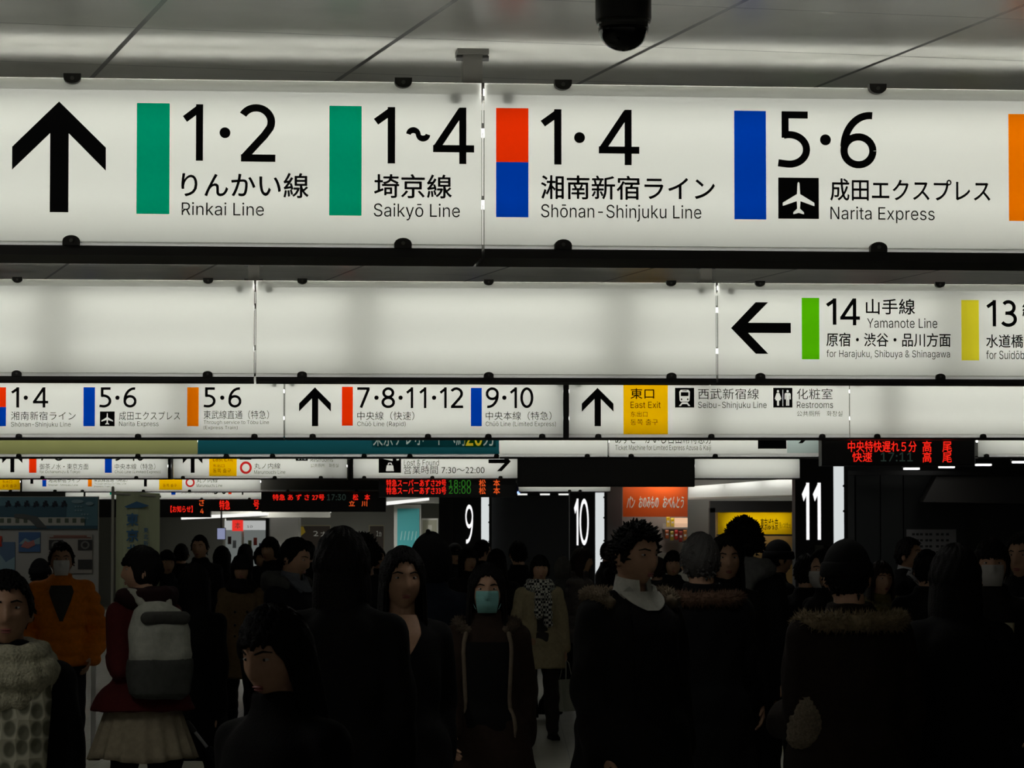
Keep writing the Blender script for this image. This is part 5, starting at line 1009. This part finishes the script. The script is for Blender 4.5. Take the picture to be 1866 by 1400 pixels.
rf, S_, k_ = person(1546, 984, 505, 196, 'person in a dark woolly hat and brown coat with pale fur trim seen from behind', coat=(32, 24, 18), hair='beanie', haircloth=(15, 14, 14), hy=-15, pose='clutch', th=.06, hem=.55, flare=.08, extras=(('fur', (128, 112, 84), .16, .04, 1.42),))
q = S_.arm[1][1] + S_.up + S_.arm[1][3] * .10; bg = empty('fur_bag', on(rf, k_, q) - Vector((-.03, .13, .10)), .5); tag(bg, 'fluffy beige bag held low by the wearer of the woolly hat', 'bag')
m = MB(); m.loft([(0, .05, .045, 0, 0), (.03, .075, .065, 0, 0), (.12, .075, .065, .005, 0), (.19, .06, .05, .012, 0)], 20, 2.4); rg = np.random.default_rng(3)
put('bag_body', remesh(m, 'bag_body', .006, 2, .4, lambda a: .002 * np.sin(a[:, 0] * 260) * np.sin(a[:, 2] * 240) + .0015 * np.sin(a[:, 1] * 230)), bg, pbr('fluffy_beige', rgb(128, 116, 96), .95, noise=.3, nscale=120, bump=1, bscale=200)); m = MB(); m.chain([(-.03, 0, .18), (.02, 0, .27), (.06, 0, .19)], [.008] * 3, 8); m.obj('strap', cloth(100, 90, 74), bg, True)
person(1602, 1022, 282, 24, 'person in an olive coat with a furry hood beside the woolly hat', coat=(98, 90, 46), hair='long', hc='brown', female=True, th=.05, extras=(('fur', (120, 112, 76), .13, .035, 1.43),))
person(1652, 978, 252, 62, 'person in profile looking right in front of the paper notice', coat=(15, 15, 16), hair='short', hp=-6, th=.03, extras=(('shirt', cloth(150, 150, 150)),))
person(1742, 994, 480, 184, 'person with a smooth dark head seen from behind at right', coat=(12, 12, 13), hair='bob', female=True, pose='walk', th=.045, hem=.6, flare=.06)
person(1806, 980, 372, -4, 'person at right with a large white face mask and cream top', coat=(22, 20, 18), hair='bangs', hc='black', female=True, pose='stand', th=.03, extras=(('mask', 'grey'), ('patch', 'cream_top', .95, 1.30, lambda z: 32, cloth(188, 182, 148), .012)))
person(1866, 968, 345, -30, 'person at the right edge of the view in dark clothes', coat=(15, 16, 18), hair='short', pose='hold', th=.03)
person(532, 977, 300, 58, 'person in a dark suit with a grey collar looking down to the right', coat=(20, 22, 28), hair='short', hp=16, hy=12, pose='both', style='plain', th=.028, hem=.8, extras=(('shirt', cloth(96, 100, 108)), ('hoodback', (74, 74, 72))))
person(440, 1010, 214, 4, 'person in a black cap and brown double breasted coat', coat=(96, 78, 54), hair='beanie', haircloth=(17, 16, 17), female=True, pose='walk', th=.03, hem=.6, flare=.07, extras=(('buttons',), ('scarf', 'plain', DKIN)))
person(352, 1026, 330, 160, 'person in black behind the pale backpack', coat=(13, 13, 14), hair='long', female=True, pose='walk2', th=.04, hem=.55, flare=.06)
person(786, 973, 352, 168, 'person in a pointed dark hood and navy coat seen from behind', coat=(20, 26, 38), hair='hood', haircloth=(15, 15, 17), pose='stand', th=.05)
person(1058, 998, 190, 72, 'person in a grey quilted jacket turned to the right', coat=(92, 86, 84), hair='bob', hc='brown', female=True, pose='walk', style='puffer', th=.036, hem=.78)
person(1026, 1015, 176, 170, 'person in a grey hood beside the checked scarf', coat=(70, 70, 68), hair='hood', haircloth=(88, 86, 82), pose='stand', th=.036)
person(1226, 1003, 205, 2, 'person with dark bangs between the spiky hair and the greying head', coat=(20, 19, 20), hair='bangs', female=True, th=.03)
ru = [o for o in C.objects if o.get('label') == 'person in black behind the pale backpack'][0]
A_, B_ = at(352, 1330, 18.3), at(432, 1432, 18.25); um = empty('umbrella', B_); tag(um, 'closed umbrella with a pale shaft held low behind the pale skirt', 'umbrella'); D_ = A_ - B_
m = MB(); m.cap((0, 0, 0), .004, D_ * .2, .02, 10); m.cap(D_ * .2, .02, D_ * .62, .026, 10); m.obj('canopy', cloth(30, 32, 36), um, True); m = MB(); m.cap(D_ * .6, .009, D_, .009, 10); m.obj('shaft', pbr('shaft_pale', rgb(170, 172, 176), .4), um, True); m = MB(); m.cap(D_ * .98, .014, D_ * 1.12, .014, 10); m.obj('handle', BLACK, um, True)
# --- small heads farther back
FAR = [(72, 1018, 232, 170, 'beanie', 'person in a dark cap just left of the white mask', (20, 20, 22)), (303, 1002, 190, 20, 'bangs', 'person with a dim face left of the tall commuter', (16, 16, 18)), (365, 974, 172, -10, 'short', 'tall commuter facing forward under the distant red display', (15, 15, 17)),
       (330, 990, 160, 180, 'short', 'dark head left of the tall commuter under the display', (16, 16, 18)), (404, 996, 168, 175, 'bob', 'dark head right of the tall commuter under the display', (18, 17, 18)), (446, 991, 150, 165, 'long', 'dark head in front of the bright kiosk', (20, 20, 22)), (476, 995, 165, 15, 'bangs', 'person with a shaded face right of the bright kiosk', (17, 17, 18)),
       (494, 978, 180, -30, 'bangs', 'person with a lit cheek behind the looking down commuter', (16, 16, 18)), (560, 985, 170, 180, 'short', 'small dark head under the first dark poster', (15, 15, 16)), (662, 968, 330, 190, 'spiky', 'dark spiky head right of the bushy haired person', (13, 13, 14)), (688, 996, 170, 10, 'short', 'person with a dim face below the teal banner', (16, 16, 17)),
       (828, 990, 160, 20, 'beanie', 'person with a lit face and white cords under pillar nine', (20, 20, 22)), (852, 998, 190, 25, 'bob', 'person with a warm lit face above the blue mask', (24, 20, 20)), (876, 983, 165, 120, 'short', 'dark head in front of the strip of pillar nine', (14, 14, 15)), (905, 1000, 205, 180, 'long', 'dark long haired head behind the blue mask', (13, 13, 14)),
       (945, 985, 190, 200, 'short', 'dark head with a lit ear in front of the stairway', (13, 13, 14)), (1108, 985, 163, 100, 'cap', 'person in a dark cap in front of the strip of pillar ten', (16, 16, 17)), (1198, 1014, 200, 170, 'short', 'small brownish head right of the spiky hair', (30, 26, 24)), (1506, 997, 300, -60, 'hood', 'person in a dark hood and pale mask in front of pillar eleven', (14, 14, 15)),
       (1470, 1008, 280, 175, 'short', 'dark head left of the woolly hat', (13, 13, 14)), (1690, 1000, 300, 180, 'short', 'dark head beside the paper notice', (13, 13, 14))]
for i, (px, yt, sc, hd, hr, lab, co) in enumerate(FAR):
    person(px, yt, sc, hd, lab, coat=co, hair=hr, hc='brown' if 'brownish' in lab else 'black', female=hr in ('bangs', 'bob', 'long'), pose=('stand', 'walk', 'walk2')[i % 3], th=.032, haircloth=co if hr in ('beanie', 'cap', 'hood') else None, extras=(('mask', 'grey'),) if 'pale mask' in lab else ())
